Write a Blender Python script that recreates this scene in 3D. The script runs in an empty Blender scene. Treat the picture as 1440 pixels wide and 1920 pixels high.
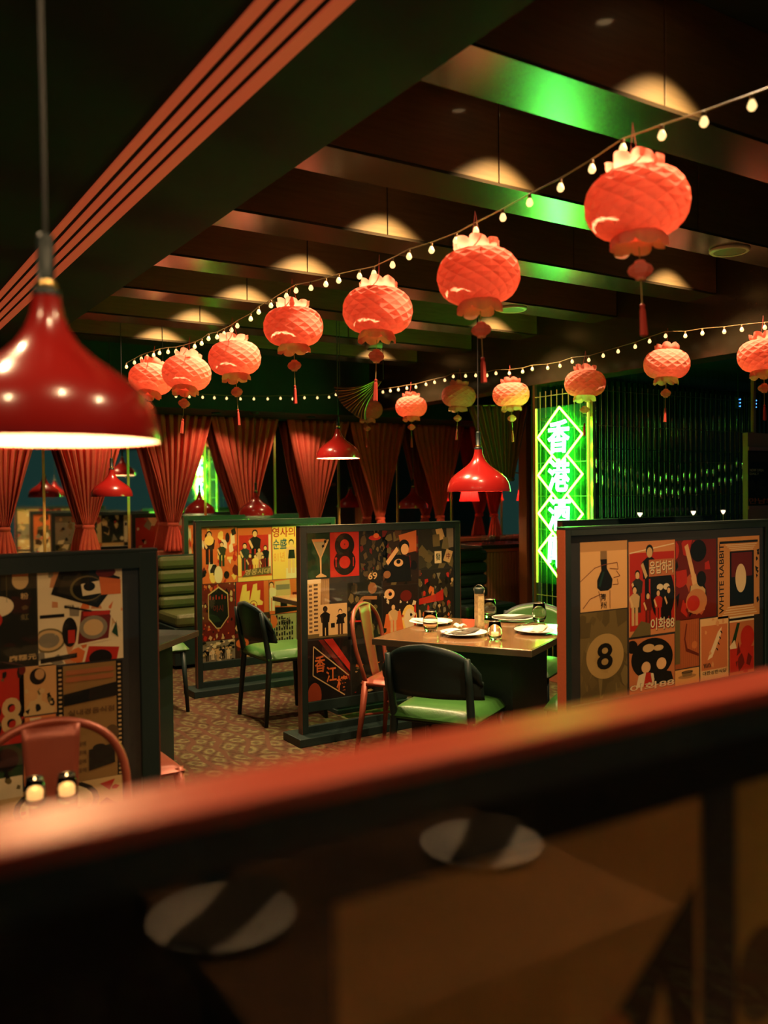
import bpy, math, random
from mathutils import Vector, Matrix, Euler

# ------------------------------------------------------------------ camera, world, exposure
SC = bpy.context.scene
COL = SC.collection
YAW, PITCH, ROLL, FPX = math.radians(32.6), math.radians(1.2), math.radians(0.6), 1660.0
CAMP = Vector((0, 0, 1.5))
cam_d = bpy.data.cameras.new('camera')
cam = bpy.data.objects.new('camera', cam_d)
COL.objects.link(cam)
cam_d.sensor_fit = 'VERTICAL'
cam_d.sensor_height = 36.0
cam_d.lens = 36.0 * FPX / 1920.0
cam_d.clip_start = 0.02
cam_d.dof.use_dof = True
cam_d.dof.focus_distance = 5.0
cam_d.dof.aperture_fstop = 2.0
CR = (Matrix.Rotation(-YAW, 3, 'Z') @ Matrix.Rotation(math.pi / 2 - PITCH, 3, 'X') @ Matrix.Rotation(-ROLL, 3, 'Z'))
cam.matrix_world = Matrix.Translation(CAMP) @ CR.to_4x4()
SC.camera = cam
SC.view_settings.view_transform = 'Standard'
SC.view_settings.look = 'None'
SC.view_settings.gamma = 1.0
SC.view_settings.use_curve_mapping = False
SC.view_settings.exposure = 1.0
W = bpy.data.worlds.new('world')
SC.world = W
W.use_nodes = True
W.node_tree.nodes['Background'].inputs[0].default_value = (0.30, 0.95, 0.78, 1)
W.node_tree.nodes['Background'].inputs[1].default_value = 0.018
PEND_W, SPOT_W, CURT_W = 10.0, 125.0, 7.0      # lamp powers in watts
NEAR_W = 13.0
NEON_S = 38.0                                  # neon tube emission
WARM = (1.0, 0.56, 0.24)
SPOTC = (1.0, 0.66, 0.34)

# ------------------------------------------------------------------ measuring helpers
def ray(px, py):
    return CR @ Vector(((px - 720) / FPX, -(py - 960) / FPX, -1.0))
def onY(px, py, Y):
    r = ray(px, py); return CAMP + r * ((Y - CAMP.y) / r.y)
def onX(px, py, X):
    r = ray(px, py); return CAMP + r * ((X - CAMP.x) / r.x)
def onZ(px, py, Z):
    r = ray(px, py); return CAMP + r * ((Z - CAMP.z) / r.z)
SY, CY = math.sin(YAW), math.cos(YAW)
def cw(lat, fwd):                      # sideways / forward metres from the viewer -> world x, y
    return (CY * lat + SY * fwd, -SY * lat + CY * fwd)
def heading(deg):                      # rotation about z so that local +Y looks along this heading
    a = math.radians(deg)
    d = cw(math.sin(a), math.cos(a))
    return math.atan2(-d[0], d[1])

# ------------------------------------------------------------------ materials
def S(r, g, b):
    f = lambda c: (c / 255 / 12.92) if c / 255 <= 0.04045 else ((c / 255 + 0.055) / 1.055) ** 2.4
    return (f(r), f(g), f(b))
MATS = {}
def M(name, col=(.5, .5, .5), rough=.5, metal=0., noise=0., nscale=8., stretch=(1, 1, 1), bump=0., bscale=60., emit=None, es=0., coat=0., spec=.5):
    if name in MATS: return MATS[name]
    m = bpy.data.materials.new(name); m.use_nodes = True
    nt = m.node_tree; p = nt.nodes['Principled BSDF']
    p.inputs['Base Color'].default_value = (*col, 1)
    p.inputs['Roughness'].default_value = rough
    p.inputs['Metallic'].default_value = metal
    p.inputs['Specular IOR Level'].default_value = spec
    p.inputs['Coat Weight'].default_value = coat
    p.inputs['Coat Roughness'].default_value = 0.08
    if noise or bump:
        tc = nt.nodes.new('ShaderNodeTexCoord'); mp = nt.nodes.new('ShaderNodeMapping')
        mp.inputs['Scale'].default_value = stretch
        nt.links.new(tc.outputs['Object'], mp.inputs[0])
    if noise:
        n = nt.nodes.new('ShaderNodeTexNoise'); n.inputs['Scale'].default_value = nscale; n.inputs['Detail'].default_value = 4
        nt.links.new(mp.outputs[0], n.inputs['Vector'])
        r = nt.nodes.new('ShaderNodeMixRGB')
        r.inputs[1].default_value = (*[c * (1 - noise) for c in col], 1)
        r.inputs[2].default_value = (*[min(1, c * (1 + noise)) for c in col], 1)
        nt.links.new(n.outputs['Fac'], r.inputs[0]); nt.links.new(r.outputs[0], p.inputs['Base Color'])
    if bump:
        n2 = nt.nodes.new('ShaderNodeTexNoise'); n2.inputs['Scale'].default_value = bscale
        nt.links.new(mp.outputs[0], n2.inputs['Vector'])
        b = nt.nodes.new('ShaderNodeBump'); b.inputs['Strength'].default_value = bump; b.inputs['Distance'].default_value = .01
        nt.links.new(n2.outputs['Fac'], b.inputs['Height']); nt.links.new(b.outputs[0], p.inputs['Normal'])
    if emit:
        p.inputs['Emission Color'].default_value = (*emit, 1); p.inputs['Emission Strength'].default_value = es
    MATS[name] = m
    return m
def thin_glass(name, tint=(1, 1, 1), rough=.02, ior=1.5):
    if name in MATS: return MATS[name]
    m = bpy.data.materials.new(name); m.use_nodes = True
    nt = m.node_tree; nt.nodes.clear()
    o = nt.nodes.new('ShaderNodeOutputMaterial'); mx = nt.nodes.new('ShaderNodeMixShader'); fr = nt.nodes.new('ShaderNodeFresnel')
    ge = nt.nodes.new('ShaderNodeNewGeometry'); mm = nt.nodes.new('ShaderNodeMath'); mm.operation = 'MULTIPLY_ADD'   # same reflectance entering and leaving the thin pane
    mm.inputs[1].default_value = 1 / ior - ior; mm.inputs[2].default_value = ior
    nt.links.new(ge.outputs['Backfacing'], mm.inputs[0]); nt.links.new(mm.outputs[0], fr.inputs[0])
    t = nt.nodes.new('ShaderNodeBsdfTransparent'); t.inputs[0].default_value = (*tint, 1)
    g = nt.nodes.new('ShaderNodeBsdfGlossy'); g.inputs['Roughness'].default_value = rough
    nt.links.new(fr.outputs[0], mx.inputs[0]); nt.links.new(t.outputs[0], mx.inputs[1]); nt.links.new(g.outputs[0], mx.inputs[2])
    nt.links.new(mx.outputs[0], o.inputs[0])
    MATS[name] = m
    return m
def paper_mat(name, col, tcol, tfac):
    if name in MATS: return MATS[name]
    m = bpy.data.materials.new(name); m.use_nodes = True
    nt = m.node_tree; nt.nodes.clear()
    o = nt.nodes.new('ShaderNodeOutputMaterial'); mx = nt.nodes.new('ShaderNodeMixShader'); mx.inputs[0].default_value = tfac
    d = nt.nodes.new('ShaderNodeBsdfDiffuse'); t = nt.nodes.new('ShaderNodeBsdfTranslucent')
    tc = nt.nodes.new('ShaderNodeTexCoord'); n = nt.nodes.new('ShaderNodeTexNoise'); n.inputs['Scale'].default_value = 22
    r = nt.nodes.new('ShaderNodeMixRGB'); r.inputs[1].default_value = (*[c * .75 for c in col], 1); r.inputs[2].default_value = (*[min(1, c * 1.2) for c in col], 1)
    nt.links.new(tc.outputs['Object'], n.inputs['Vector']); nt.links.new(n.outputs['Fac'], r.inputs[0]); nt.links.new(r.outputs[0], d.inputs[0])
    t.inputs[0].default_value = (*tcol, 1)
    nt.links.new(d.outputs[0], mx.inputs[1]); nt.links.new(t.outputs[0], mx.inputs[2]); nt.links.new(mx.outputs[0], o.inputs[0])
    MATS[name] = m
    return m

BLACK = M('black_lacquer', (.008, .017, .015), .42, spec=.35, bump=.05, bscale=90)
CEILM = M('dark_ceiling_paint', (.013, .034, .029), .8, noise=.2, spec=.2)
WALLM = M('dark_wall_paint', (.022, .045, .04), .6, noise=.2)
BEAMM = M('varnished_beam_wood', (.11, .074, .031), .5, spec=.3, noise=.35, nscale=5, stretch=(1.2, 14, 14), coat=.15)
SOFF = M('shaded_beam_wood', (.026, .018, .009), .25, noise=.35, nscale=5, stretch=(1.2, 14, 14), spec=.65)  # glossy beam wood copy with shade painted in, for undersides and header
EDGED = M('dark_edge_wood', (.10, .030, .016), .36, noise=.2, nscale=6, stretch=(2, 20, 20), coat=.2)
STRIPE = M('red_glow_trim', (.5, .12, .06), .55, emit=(1., .15, .05), es=.125)  # red trim given an even glow of its own to lift its brightness
EDGE = M('red_brown_edge_wood', (.42, .09, .035), .33, noise=.2, nscale=6, stretch=(2, 20, 20), coat=.3)
REDENAMEL = M('red_enamel', (.33, .012, .010), .24, coat=.5)
INNERW = M('white_reflector', (.9, .86, .78), .5)
CORDM = M('black_cord', (.015, .015, .015), .5)
BRASS = M('brass', (.75, .50, .18), .28, 1.)
CHROME = M('steel', (.7, .68, .62), .22, 1.)
GREENV = M('green_vinyl', (.036, .12, .022), .34, noise=.15, bump=.06, bscale=120)
OLIVEV = M('olive_vinyl', (.055, .062, .02), .34, noise=.15, bump=.06, bscale=120)
COPPERM = M('red_copper_metal', (.24, .05, .026), .40, .3, noise=.15)
TABLETOP = M('table_top_wood', (.20, .105, .045), .16, noise=.3, nscale=4, stretch=(3, 18, 3), coat=.5)
PORC = M('white_porcelain', (.85, .83, .78), .18)
NAPK = M('dark_napkin', (.06, .05, .035), .8)
NAPW = M('light_napkin', (.7, .62, .5), .8)
VELVET = M('red_velvet', (.60, .085, .05), .85, noise=.2, nscale=14)
REED = M('reeded_wood', (.34, .10, .05), .45, noise=.25, nscale=5, stretch=(20, 20, 1))
GLASS = thin_glass('thin_glass', (.93, .93, .90), .02, 2.0)
PANE = thin_glass('picture_glass', (.97, .97, .97), .03, 1.45)
MIRROR = M('mirror_silver', (.75, .78, .76), .03, 1.)
PAPERRED = paper_mat('red_tissue_paper', (.95, .35, .28), (.98, .45, .35), .52)
WICK = M('candle_glow', (1, .7, .3), .5, emit=(1, .55, .2), es=5.)
BULBM = M('string_bulb_glow', (1, .8, .5), .4, emit=(1, .66, .26), es=.85)

# ------------------------------------------------------------------ mesh builder
class MB:
    def __init__(s): s.v, s.f, s.m, s.cur = [], [], [], 0
    def add(s, vs, fs, mi=None):
        o = len(s.v); s.v += [tuple(v) for v in vs]
        for f in fs: s.f.append([i + o for i in f]); s.m.append(s.cur if mi is None else mi)
        return s
    def box(s, x0, x1, y0, y1, z0, z1, mi=None, rot=None, c=None):
        vs = [Vector((x, y, z)) for z in (z0, z1) for y in (y0, y1) for x in (x0, x1)]
        if rot is not None:
            c = Vector(c) if c else Vector(((x0 + x1) / 2, (y0 + y1) / 2, (z0 + z1) / 2))
            R = Euler(rot).to_matrix(); vs = [c + R @ (v - c) for v in vs]
        return s.add(vs, [(0, 2, 3, 1), (4, 5, 7, 6), (0, 1, 5, 4), (2, 6, 7, 3), (0, 4, 6, 2), (1, 3, 7, 5)], mi)
    def tube(s, pts, r, n=8, closed=False, mi=None, cap=True):
        pts = [Vector(p) for p in pts]; N = len(pts)
        rs = r if isinstance(r, (list, tuple)) else [r] * N
        vs, fs = [], []; prev = None
        for i, p in enumerate(pts):
            if closed: t = pts[(i + 1) % N] - pts[i - 1]
            else: t = pts[min(i + 1, N - 1)] - pts[max(i - 1, 0)]
            t.normalize()
            if prev is None:
                a = Vector((0, 0, 1)) if abs(t.z) < .9 else Vector((1, 0, 0)); u = t.cross(a).normalized()
            else: u = (prev - t * prev.dot(t)).normalized()
            prev = u; w = t.cross(u)
            for k in range(n):
                an = 2 * math.pi * k / n; vs.append(p + (u * math.cos(an) + w * math.sin(an)) * rs[i])
        for i in range(N if closed else N - 1):
            for k in range(n):
                a, b = i * n + k, i * n + (k + 1) % n; c2, d = ((i + 1) % N) * n + (k + 1) % n, ((i + 1) % N) * n + k
                fs.append((a, b, c2, d))
        if cap and not closed: fs += [tuple(range(n))[::-1], tuple((N - 1) * n + k for k in range(n))]
        return s.add(vs, fs, mi)
    def lathe(s, prof, n=24, c=(0, 0, 0), mi=None, cap0=False, cap1=False, mod=None):
        vs, fs = [], []
        for i, (r, z) in enumerate(prof):
            for k in range(n):
                an = 2 * math.pi * k / n; rr = r * (mod(i, k) if mod else 1)
                vs.append((c[0] + rr * math.cos(an), c[1] + rr * math.sin(an), c[2] + z))
        for i in range(len(prof) - 1):
            for k in range(n):
                fs.append((i * n + k, i * n + (k + 1) % n, (i + 1) * n + (k + 1) % n, (i + 1) * n + k))
        if cap0: fs.append(tuple(range(n))[::-1])
        if cap1: fs.append(tuple((len(prof) - 1) * n + k for k in range(n)))
        return s.add(vs, fs, mi)
    def grid(s, fn, nu, nv, mi=None):
        vs = [fn(i / nu, j / nv) for j in range(nv + 1) for i in range(nu + 1)]
        fs = [(j * (nu + 1) + i, j * (nu + 1) + i + 1, (j + 1) * (nu + 1) + i + 1, (j + 1) * (nu + 1) + i) for j in range(nv) for i in range(nu)]
        return s.add(vs, fs, mi)
    def mesh(s, name, mats, smooth=False):
        me = bpy.data.meshes.new(name); me.from_pydata(s.v, [], s.f)
        for m in (mats if isinstance(mats, (list, tuple)) else [mats]): me.materials.append(m)
        me.polygons.foreach_set('material_index', s.m)
        me.polygons.foreach_set('use_smooth', [smooth] * len(s.f))
        me.update(); return me
    def build(s, name, mats, parent=None, loc=(0, 0, 0), rz=0., smooth=False, bevel=0., solid=0.):
        return obj(name, s.mesh(name, mats, smooth), parent, loc, rz, bevel, solid)
def obj(name, me, parent=None, loc=(0, 0, 0), rz=0., bevel=0., solid=0.):
    o = bpy.data.objects.new(name, me); COL.objects.link(o)
    o.parent = parent; o.location = loc; o.rotation_euler = (0, 0, rz)
    if solid: md = o.modifiers.new('solid', 'SOLIDIFY'); md.thickness = solid; md.offset = 0
    if bevel: md = o.modifiers.new('bevel', 'BEVEL'); md.width = bevel; md.segments = 2; md.limit_method = 'ANGLE'
    return o
def thing(name, label, cat, loc=(0, 0, 0), rz=0., group=None):
    o = bpy.data.objects.new(name, None); COL.objects.link(o); o.empty_display_size = .1
    o.location = loc; o.rotation_euler = (0, 0, rz); return tag(o, label, cat, group)
def tag(o, label, cat, group=None):
    o['label'] = label; o['category'] = cat
    if group: o['group'] = group
    return o
def struct(o, label=None, cat=None):
    o['kind'] = 'structure'
    if label: o['label'] = label; o['category'] = cat
    return o
def dup(root, loc, rz=0., label=None, group=None):
    r = root.copy(); COL.objects.link(r); r.location = loc; r.rotation_euler = (0, 0, rz)
    if label: r['label'] = label
    if group: r['group'] = group
    for ch in list(root.children):
        c = ch.copy(); COL.objects.link(c); c.parent = r
        for g in list(ch.children):
            d = g.copy(); COL.objects.link(d); d.parent = c
    return r
def light(kind, parent, loc, power, color=WARM, radius=.03, rot=(0, 0, 0), cone=None, blend=.3):
    l = bpy.data.lights.new('lamp_light', kind); l.energy = power; l.color = color; l.shadow_soft_size = radius
    if cone: l.spot_size = cone; l.spot_blend = blend
    o = bpy.data.objects.new('lamp_light', l); COL.objects.link(o); o.parent = parent; o.location = loc; o.rotation_euler = rot
    return o

# text as flat outlines (the program's own built-in face), normalised to a unit box
_tc = bpy.data.curves.new('lettering', 'FONT'); _to = bpy.data.objects.new('lettering', _tc); COL.objects.link(_to)
TXT = {}
def text_geo(t, bevel=0.):
    k = (t, bevel)
    if k in TXT: return TXT[k]
    _tc.body = t; _tc.resolution_u = 3
    if bevel: _tc.fill_mode = 'NONE'; _tc.bevel_depth = bevel; _tc.bevel_resolution = 0
    else: _tc.fill_mode = 'FRONT'; _tc.bevel_depth = 0
    _tc.offset = 0. if bevel else .016
    _to.update_tag(); bpy.context.view_layer.update()
    me = bpy.data.meshes.new_from_object(_to.evaluated_get(bpy.context.evaluated_depsgraph_get()))
    vs = [v.co.copy() for v in me.vertices]; fs = [tuple(p.vertices) for p in me.polygons]
    x0, x1 = min(v.x for v in vs), max(v.x for v in vs); y0, y1 = min(v.y for v in vs), max(v.y for v in vs)
    w, h = max(x1 - x0, 1e-4), max(y1 - y0, 1e-4)
    vs = [((v.x - x0) / w, (v.y - y0) / h, v.z / max(w, h)) for v in vs]
    bpy.data.meshes.remove(me)
    TXT[k] = (vs, fs); return TXT[k]

# ------------------------------------------------------------------ the room shell
def carpet():
    m = bpy.data.materials.new('patterned_carpet'); m.use_nodes = True
    nt = m.node_tree; p = nt.nodes['Principled BSDF']; p.inputs['Roughness'].default_value = .95; p.inputs['Specular IOR Level'].default_value = .1
    L = nt.links; N = nt.nodes.new
    tc = N('ShaderNodeTexCoord')
    def rotated(deg, sc):
        mp = N('ShaderNodeMapping'); mp.inputs['Rotation'].default_value = (0, 0, math.radians(deg)); mp.inputs['Scale'].default_value = (sc, sc, 1)
        L.new(tc.outputs['Object'], mp.inputs[0]); return mp
    def wave(deg, sc, dist):
        w = N('ShaderNodeTexWave'); w.inputs['Scale'].default_value = 1.; w.inputs['Distortion'].default_value = dist; w.inputs['Detail'].default_value = 1
        L.new(rotated(deg, sc).outputs[0], w.inputs['Vector']); return w
    w1, w2, w3 = wave(38, 2.6, 5.), wave(-38, 2.6, 5.), wave(4, 2.2, 7.)
    def ramp(src, pts):
        r = N('ShaderNodeValToRGB'); e = r.color_ramp.elements
        e[0].position, e[0].color = pts[0][0], (*pts[0][1], 1); e[1].position, e[1].color = pts[-1][0], (*pts[-1][1], 1)
        for q, c in pts[1:-1]: k = e.new(q); k.color = (*c, 1)
        L.new(src, r.inputs[0]); return r
    mul = N('ShaderNodeMath'); mul.operation = 'MULTIPLY'; L.new(w1.outputs['Fac'], mul.inputs[0]); L.new(w2.outputs['Fac'], mul.inputs[1])
    base = ramp(mul.outputs[0], [(.0, (.050, .024, .014)), (.12, (.065, .046, .022)), (.3, (.090, .075, .034)), (.62, (.085, .070, .031)), (.74, (.052, .042, .022)), (.9, (.062, .034, .018))])
    n = N('ShaderNodeTexNoise'); n.inputs['Scale'].default_value = 38; L.new(tc.outputs['Object'], n.inputs['Vector'])
    mx = N('ShaderNodeMixRGB'); mx.blend_type = 'MULTIPLY'; mx.inputs[0].default_value = .75
    g = ramp(n.outputs['Fac'], [(.35, (.55, .5, .45)), (.65, (1.2, 1.15, 1.1))])
    L.new(base.outputs[0], mx.inputs[1]); L.new(g.outputs[0], mx.inputs[2])
    mx2 = N('ShaderNodeMixRGB'); r3 = ramp(w3.outputs['Fac'], [(.0, (0, 0, 0)), (.86, (0, 0, 0)), (.93, (1, 1, 1))])
    L.new(r3.outputs[0], mx2.inputs[0]); L.new(mx.outputs[0], mx2.inputs[1]); mx2.inputs[2].default_value = (.060, .026, .015, 1)
    L.new(mx2.outputs[0], p.inputs['Base Color'])
    b = N('ShaderNodeBump'); b.inputs['Strength'].default_value = .3; L.new(n.outputs['Fac'], b.inputs['Height']); L.new(b.outputs[0], p.inputs['Normal'])
    return m
WBY = 8.78                                   # face of the far wall
ZB, ZC = 2.75, 3.15                          # beam undersides, ceiling
struct(MB().box(-4, 10, -3, WBY + .2, -.1, 0).build('floor', carpet()))
ceil = struct(MB().box(-4, 10, -3, WBY + .2, ZC, ZC + .1).build('ceiling', CEILM))
# ceiling beams: three facing panels each, thin seams between them
BY = [1.97 + .84 * i for i in range(-2, 8)]
for i, y in enumerate(BY):
    for (xa, xb) in ((1.5, 2.37), (2.376, 3.62), (3.626, 4.88)):
        if y > 7.6: continue
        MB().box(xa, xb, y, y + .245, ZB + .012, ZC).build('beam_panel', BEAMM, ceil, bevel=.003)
    if y <= 7.6: MB().box(1.5, 4.88, y - .001, y + .246, ZB, ZB + .012).build('shaded_underside', SOFF, ceil)
MB().box(-4, 1.5, -3, 7.9, 2.70, ZC).build('soffit', CEILM, ceil)
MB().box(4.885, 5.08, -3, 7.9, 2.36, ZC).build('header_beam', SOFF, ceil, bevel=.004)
MB().box(-4, 8.2, 7.9, WBY, 2.31, ZC).build('pelmet_soffit', CEILM, ceil)
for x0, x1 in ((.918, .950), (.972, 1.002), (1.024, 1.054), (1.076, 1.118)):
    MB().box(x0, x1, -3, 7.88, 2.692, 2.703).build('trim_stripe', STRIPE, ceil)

# far wall: reeded wainscot, ledge, mirror panels above
wb = struct(MB().box(-4, 8.2, WBY, WBY + .12, 0, ZC).build('wall_back', WALLM))
MB().box(-4, 8.2, WBY - .16, WBY, .90, .945).build('ledge', REED, wb, bevel=.006)
MB().box(-4, 8.2, WBY - .10, WBY, .70, .73).build('dado_rail', BLACK, wb)
rb = MB(); x = -.4
while x < 8.1:
    rb.box(x, x + .034, WBY - .035, WBY, .0, .70); rb.box(x, x + .034, WBY - .035, WBY, .73, .90); x += .042
rw = rb.build('reeded_wainscot', REED, wb); rw['kind'] = 'stuff'
for i in range(11):
    xa = -.6 + .8 * i
    MB().box(xa + .012, xa + .788, WBY - .012, WBY - .001, .95, 2.31).build('mirror_panel', MIRROR, wb)
    MB().box(xa - .012, xa + .012, WBY - .02, WBY, .95, 2.31).build('mirror_bead', BRASS, wb)
# the dark fluted screen wall beyond the neon sign
FWY = 5.75
wr = struct(MB().box(5.3, 9.6, FWY, FWY + .12, 0, ZC).build('wall_right', WALLM))
FLUTE = M('black_fluted_tile', (.008, .014, .014), .10, spec=.4)
fm = MB().lathe([(.036, 0), (.036, .62)], 14).mesh('flute', FLUTE, True)
for i in range(44):
    for z in (.0, .63, 1.26, 1.89):
        f = obj('fluted_tile', fm, wr, (5.35 + .075 * i, FWY, z))
MB().box(5.3, 9.6, -3, FWY, 2.62, ZC).build('lower_soffit', CEILM, ceil)

# recessed downlights that graze the beams, and the ones over the curtains
dl_me = MB().lathe([(.028, 0), (.045, 0), (.047, -.012), (.040, -.014), (.028, -.004)], 20).mesh('trim_ring', CEILM, True)
lens_me = MB().lathe([(.001, -.002), (.028, -.002)], 20).mesh('lens', M('downlight_lens', (1, .8, .5), .4, emit=(1, .62, .28), es=6.))
def downlight(loc, label, power, cone, group, tilt=(0, 0, 0)):
    t = thing('downlight', label, 'downlight', loc, 0, group)
    obj('trim_ring', dl_me, t); obj('lens', lens_me, t)
    light('SPOT', t, (0, 0, -.03), power, SPOTC, .012, tilt, cone, .5)
ORD = ['first', 'second', 'third', 'fourth', 'fifth', 'sixth', 'seventh', 'eighth']
for i, y in enumerate(BY):
    if 1 <= i <= 8: downlight((2.36, y - .25, ZC), ORD[i - 1] + ' recessed downlight from the viewer above the large lantern row', SPOT_W, math.radians(88), 'downlights along the first lantern row')
for i in (4, 6, 8): downlight((4.42, BY[i] - .25, ZC), ORD[i // 2 - 2] + ' recessed downlight from the viewer above the small lantern row', SPOT_W * .8, math.radians(88), 'downlights along the second lantern row')
for k, x in enumerate((.15, 1.2, 2.26, 3.31, 4.36)): downlight((x, 8.22, 2.31), ORD[k] + ' white downlight from the left over the red curtains', CURT_W, math.radians(120), 'downlights over the curtains', (math.radians(18), 0, 0))

for x, y, lab in ((-.55, .95, 'leftmost'), (.40, .85, 'second'), (1.15, .80, 'third'), (.0, 2.1, 'front')):  # unseen lamps added to light the closest pendant, bar top and lanterns
    downlight((x, y, 2.70), lab + ' unseen downlight added to the soffit above the viewer', NEAR_W, math.radians(164), 'unseen downlights added above the viewer')
def ceiling_disc(px, py, label, name, r):
    p = onZ(px, py, ZB)
    t = thing(name, label, name.split('_')[-1], p)
    MB().lathe([(r, 0), (r * 1.02, -.008), (r * .92, -.016), (r * .80, -.014)], 32).build('ring', M('speaker_ring', (.55, .42, .28), .4), t, smooth=True)
    MB().lathe([(r * .80, -.012), (r * .4, -.016), (.001, -.017)], 32).build('grille', M('speaker_grille', (.18, .14, .09), .6, bump=.3, bscale=400), t, smooth=True)
ceiling_disc(1368, 468, 'round recessed ceiling speaker right of the largest lantern', 'ceiling_speaker', .10)
ceiling_disc(960, 578, 'round recessed ceiling speaker beside the second largest lantern', 'ceiling_speaker', .10)
p = onZ(604, 672, ZB)
t = thing('smoke_detector', 'small pale smoke detector on a far ceiling beam', 'detector', (p.x, BY[7] + .12, ZB))
MB().lathe([(.075, 0), (.072, -.03), (.05, -.045), (.001, -.047)], 24, cap0=True).build('body', M('detector_plastic', (.4, .36, .25), .5), t, smooth=True)
MB().lathe([(.056, -.041), (.058, -.048), (.050, -.05)], 24).build('ring', BLACK, t, smooth=True)

# ------------------------------------------------------------------ red pendant lamps
PPROF = [(.0208, .226), (.0225, .210), (.0255, .194), (.034, .172), (.048, .151), (.068, .132), (.092, .115), (.122, .0935), (.147, .070), (.161, .045), (.167, .020), (.170, 0)]
def pendant(loc, label, power=PEND_W, zc=ZC, deep=.03):
    t = thing('pendant_lamp', label, 'lamp', loc, 0, 'red pendant lamps')
    MB().lathe(PPROF + [(.1695, -.003), (.168, -.003)], 48).build('shade', REDENAMEL, t, smooth=True)
    MB().lathe([(r - .0022, z - .001) for r, z in PPROF[2:]], 48).build('reflector', INNERW, t, smooth=True)
    MB().lathe([(.0215, .222), (.022, .232), (.013, .236), (.013, .310), (.011, .318), (.002, .320)], 20).build('neck', BLACK, t, smooth=True)
    MB().lathe([(.016, .234), (.0175, .238), (.0135, .246)], 20).build('collar', BRASS, t, smooth=True)
    MB().tube([(0, 0, .315), (0, 0, zc - loc[2])], .0035, 8).build('cord', CORDM, t)
    MB().lathe([(.05, zc - loc[2]), (.05, zc - loc[2] - .02), (.01, zc - loc[2] - .03)], 20).build('canopy', BLACK, t, smooth=True)
    MB().lathe([(.001, .045), (.018, .05), (.026, .066), (.024, .085), (.013, .105), (.012, .15)], 16).build('bulb', M('pendant_bulb', (1, .85, .6), .4, emit=(1, .62, .28), es=12.), t, smooth=True)
    light('POINT', t, (0, 0, deep), power, WARM, .02)
    return t
xy = cw(-.377 * 1.38, 1.38)
pendant((*xy, 1.588), 'large red enamel pendant lamp hanging closest at the left edge', 4., zc=2.7)
pendant((*cw(.51, 4.755), 1.508), 'red pendant lamp hanging low over the set table')
pendant((*cw(-.051 * 6.8, 6.8), 1.775), 'red pendant lamp hanging against the pleated red curtain behind the martini poster')
pendant((*cw(-.307 * 7.4, 7.4), 1.50), 'dark red pendant lamp just right of the large closest lamp', 6)
pendant((*cw(-.1446 * 8.7, 8.7), 1.30), 'red pendant lamp low behind the top rail of the poster partition', 6, zc=2.31)
pendant((*cw(.033 * 9.8, 9.8), 1.335), 'small red pendant lamp far back in front of dark curtains', 4, zc=2.31)
pendant((.87, -.45, 1.56), 'red pendant lamp over the table beside the viewer', 50, zc=2.7, deep=.128)
pendant((3.75, 1.75, 1.56), 'unseen red pendant lamp added outside the picture to light the right posters', 8)  # unseen lamp added to light the posters of the right partition

# ------------------------------------------------------------------ paper lanterns
def lantern_meshes():
    R = {}
    seg = 32
    def surf(k, q):                          # angle in half cells, height -1..1
        a = q * math.pi / 2; an = 2 * math.pi * k / 30
        return .152 * math.cos(a * .72), .092 * math.sin(a), an
    b = MB(); NR = 14; jit = random.Random(9)
    pt = lambda k, i, m=1.: (lambda r, z, an: (r * m * math.cos(an), r * m * math.sin(an), z * (.5 + .5 * m)))(*surf(k, -1 + 2 * i / NR))
    for i in range(0, NR + 1):
        for k in range(30):
            if (i + k) % 2 == 0: continue    # every second lattice point is the sunken middle of a paper cell
            c4 = [pt(k - 1, i), pt(k, max(i - 1, 0)), pt(k + 1, i), pt(k, min(i + 1, NR))]
            b.add(c4 + [pt(k, i, .95 + jit.uniform(-.012, .012))], [(0, 1, 4), (1, 2, 4), (2, 3, 4), (3, 0, 4)])
    R['body'] = b.mesh('paper_body', PAPERRED)
    R['core'] = MB().lathe([(.035, -.10), (.055, -.07), (.072, -.03), (.076, 0), (.072, .03), (.055, .07), (.035, .10), (.001, .105)], 24, cap0=True, mod=lambda i, k: 1 + .05 * (-1) ** k).mesh('paper_core', PAPERRED)
    def col(sg):                             # ruffled paper collar: petals of uneven height around the opening
        def f(u, v):
            an = 2 * math.pi * u; pet = abs(math.sin(an * 3.5 + .4)) ** .6
            r = .058 + .020 * math.sin(min(1., v * 1.25) * math.pi * .62) * (.75 + .45 * pet) + .006 * math.sin(an * 9) * v
            return (r * math.cos(an), r * math.sin(an), sg * (.080 + v * (.036 + .018 * pet + .006 * math.sin(an * 2 + sg))))
        return MB().grid(f, 56, 5).mesh('paper_collar', PAPERRED, True)
    R['top'] = col(1); R['bottom'] = col(-1)
    R['loop'] = MB().tube([(-.03, 0, .118), (-.008, 0, .20), (0, 0, .24), (.008, 0, .20), (.03, 0, .118)], .0014, 5).mesh('hanging_loop', M('red_thread', (.35, .03, .02), .7))
    R['cord'] = MB().tube([(0, 0, -.125), (0, 0, -.30)], .0017, 6).mesh('tassel_cord', M('gold_thread', (.5, .32, .1), .6))
    R['bead'] = MB().lathe([(.014, -.166), (.016, -.172), (.030, -.181), (.036, -.194), (.030, -.207), (.016, -.216), (.014, -.222)], 12, mod=lambda i, k: 1 + .06 * (-1) ** k).mesh('paper_bead', PAPERRED)
    R['tassel'] = MB().lathe([(.002, -.292), (.007, -.297), (.005, -.306), (.0075, -.312), (.009, -.35), (.0105, -.385), (.003, -.388)], 10, mod=lambda i, k: 1 + .12 * (-1) ** k).mesh('tassel', M('red_silk', (.55, .05, .03), .6))
    return R
LM = lantern_meshes()
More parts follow.
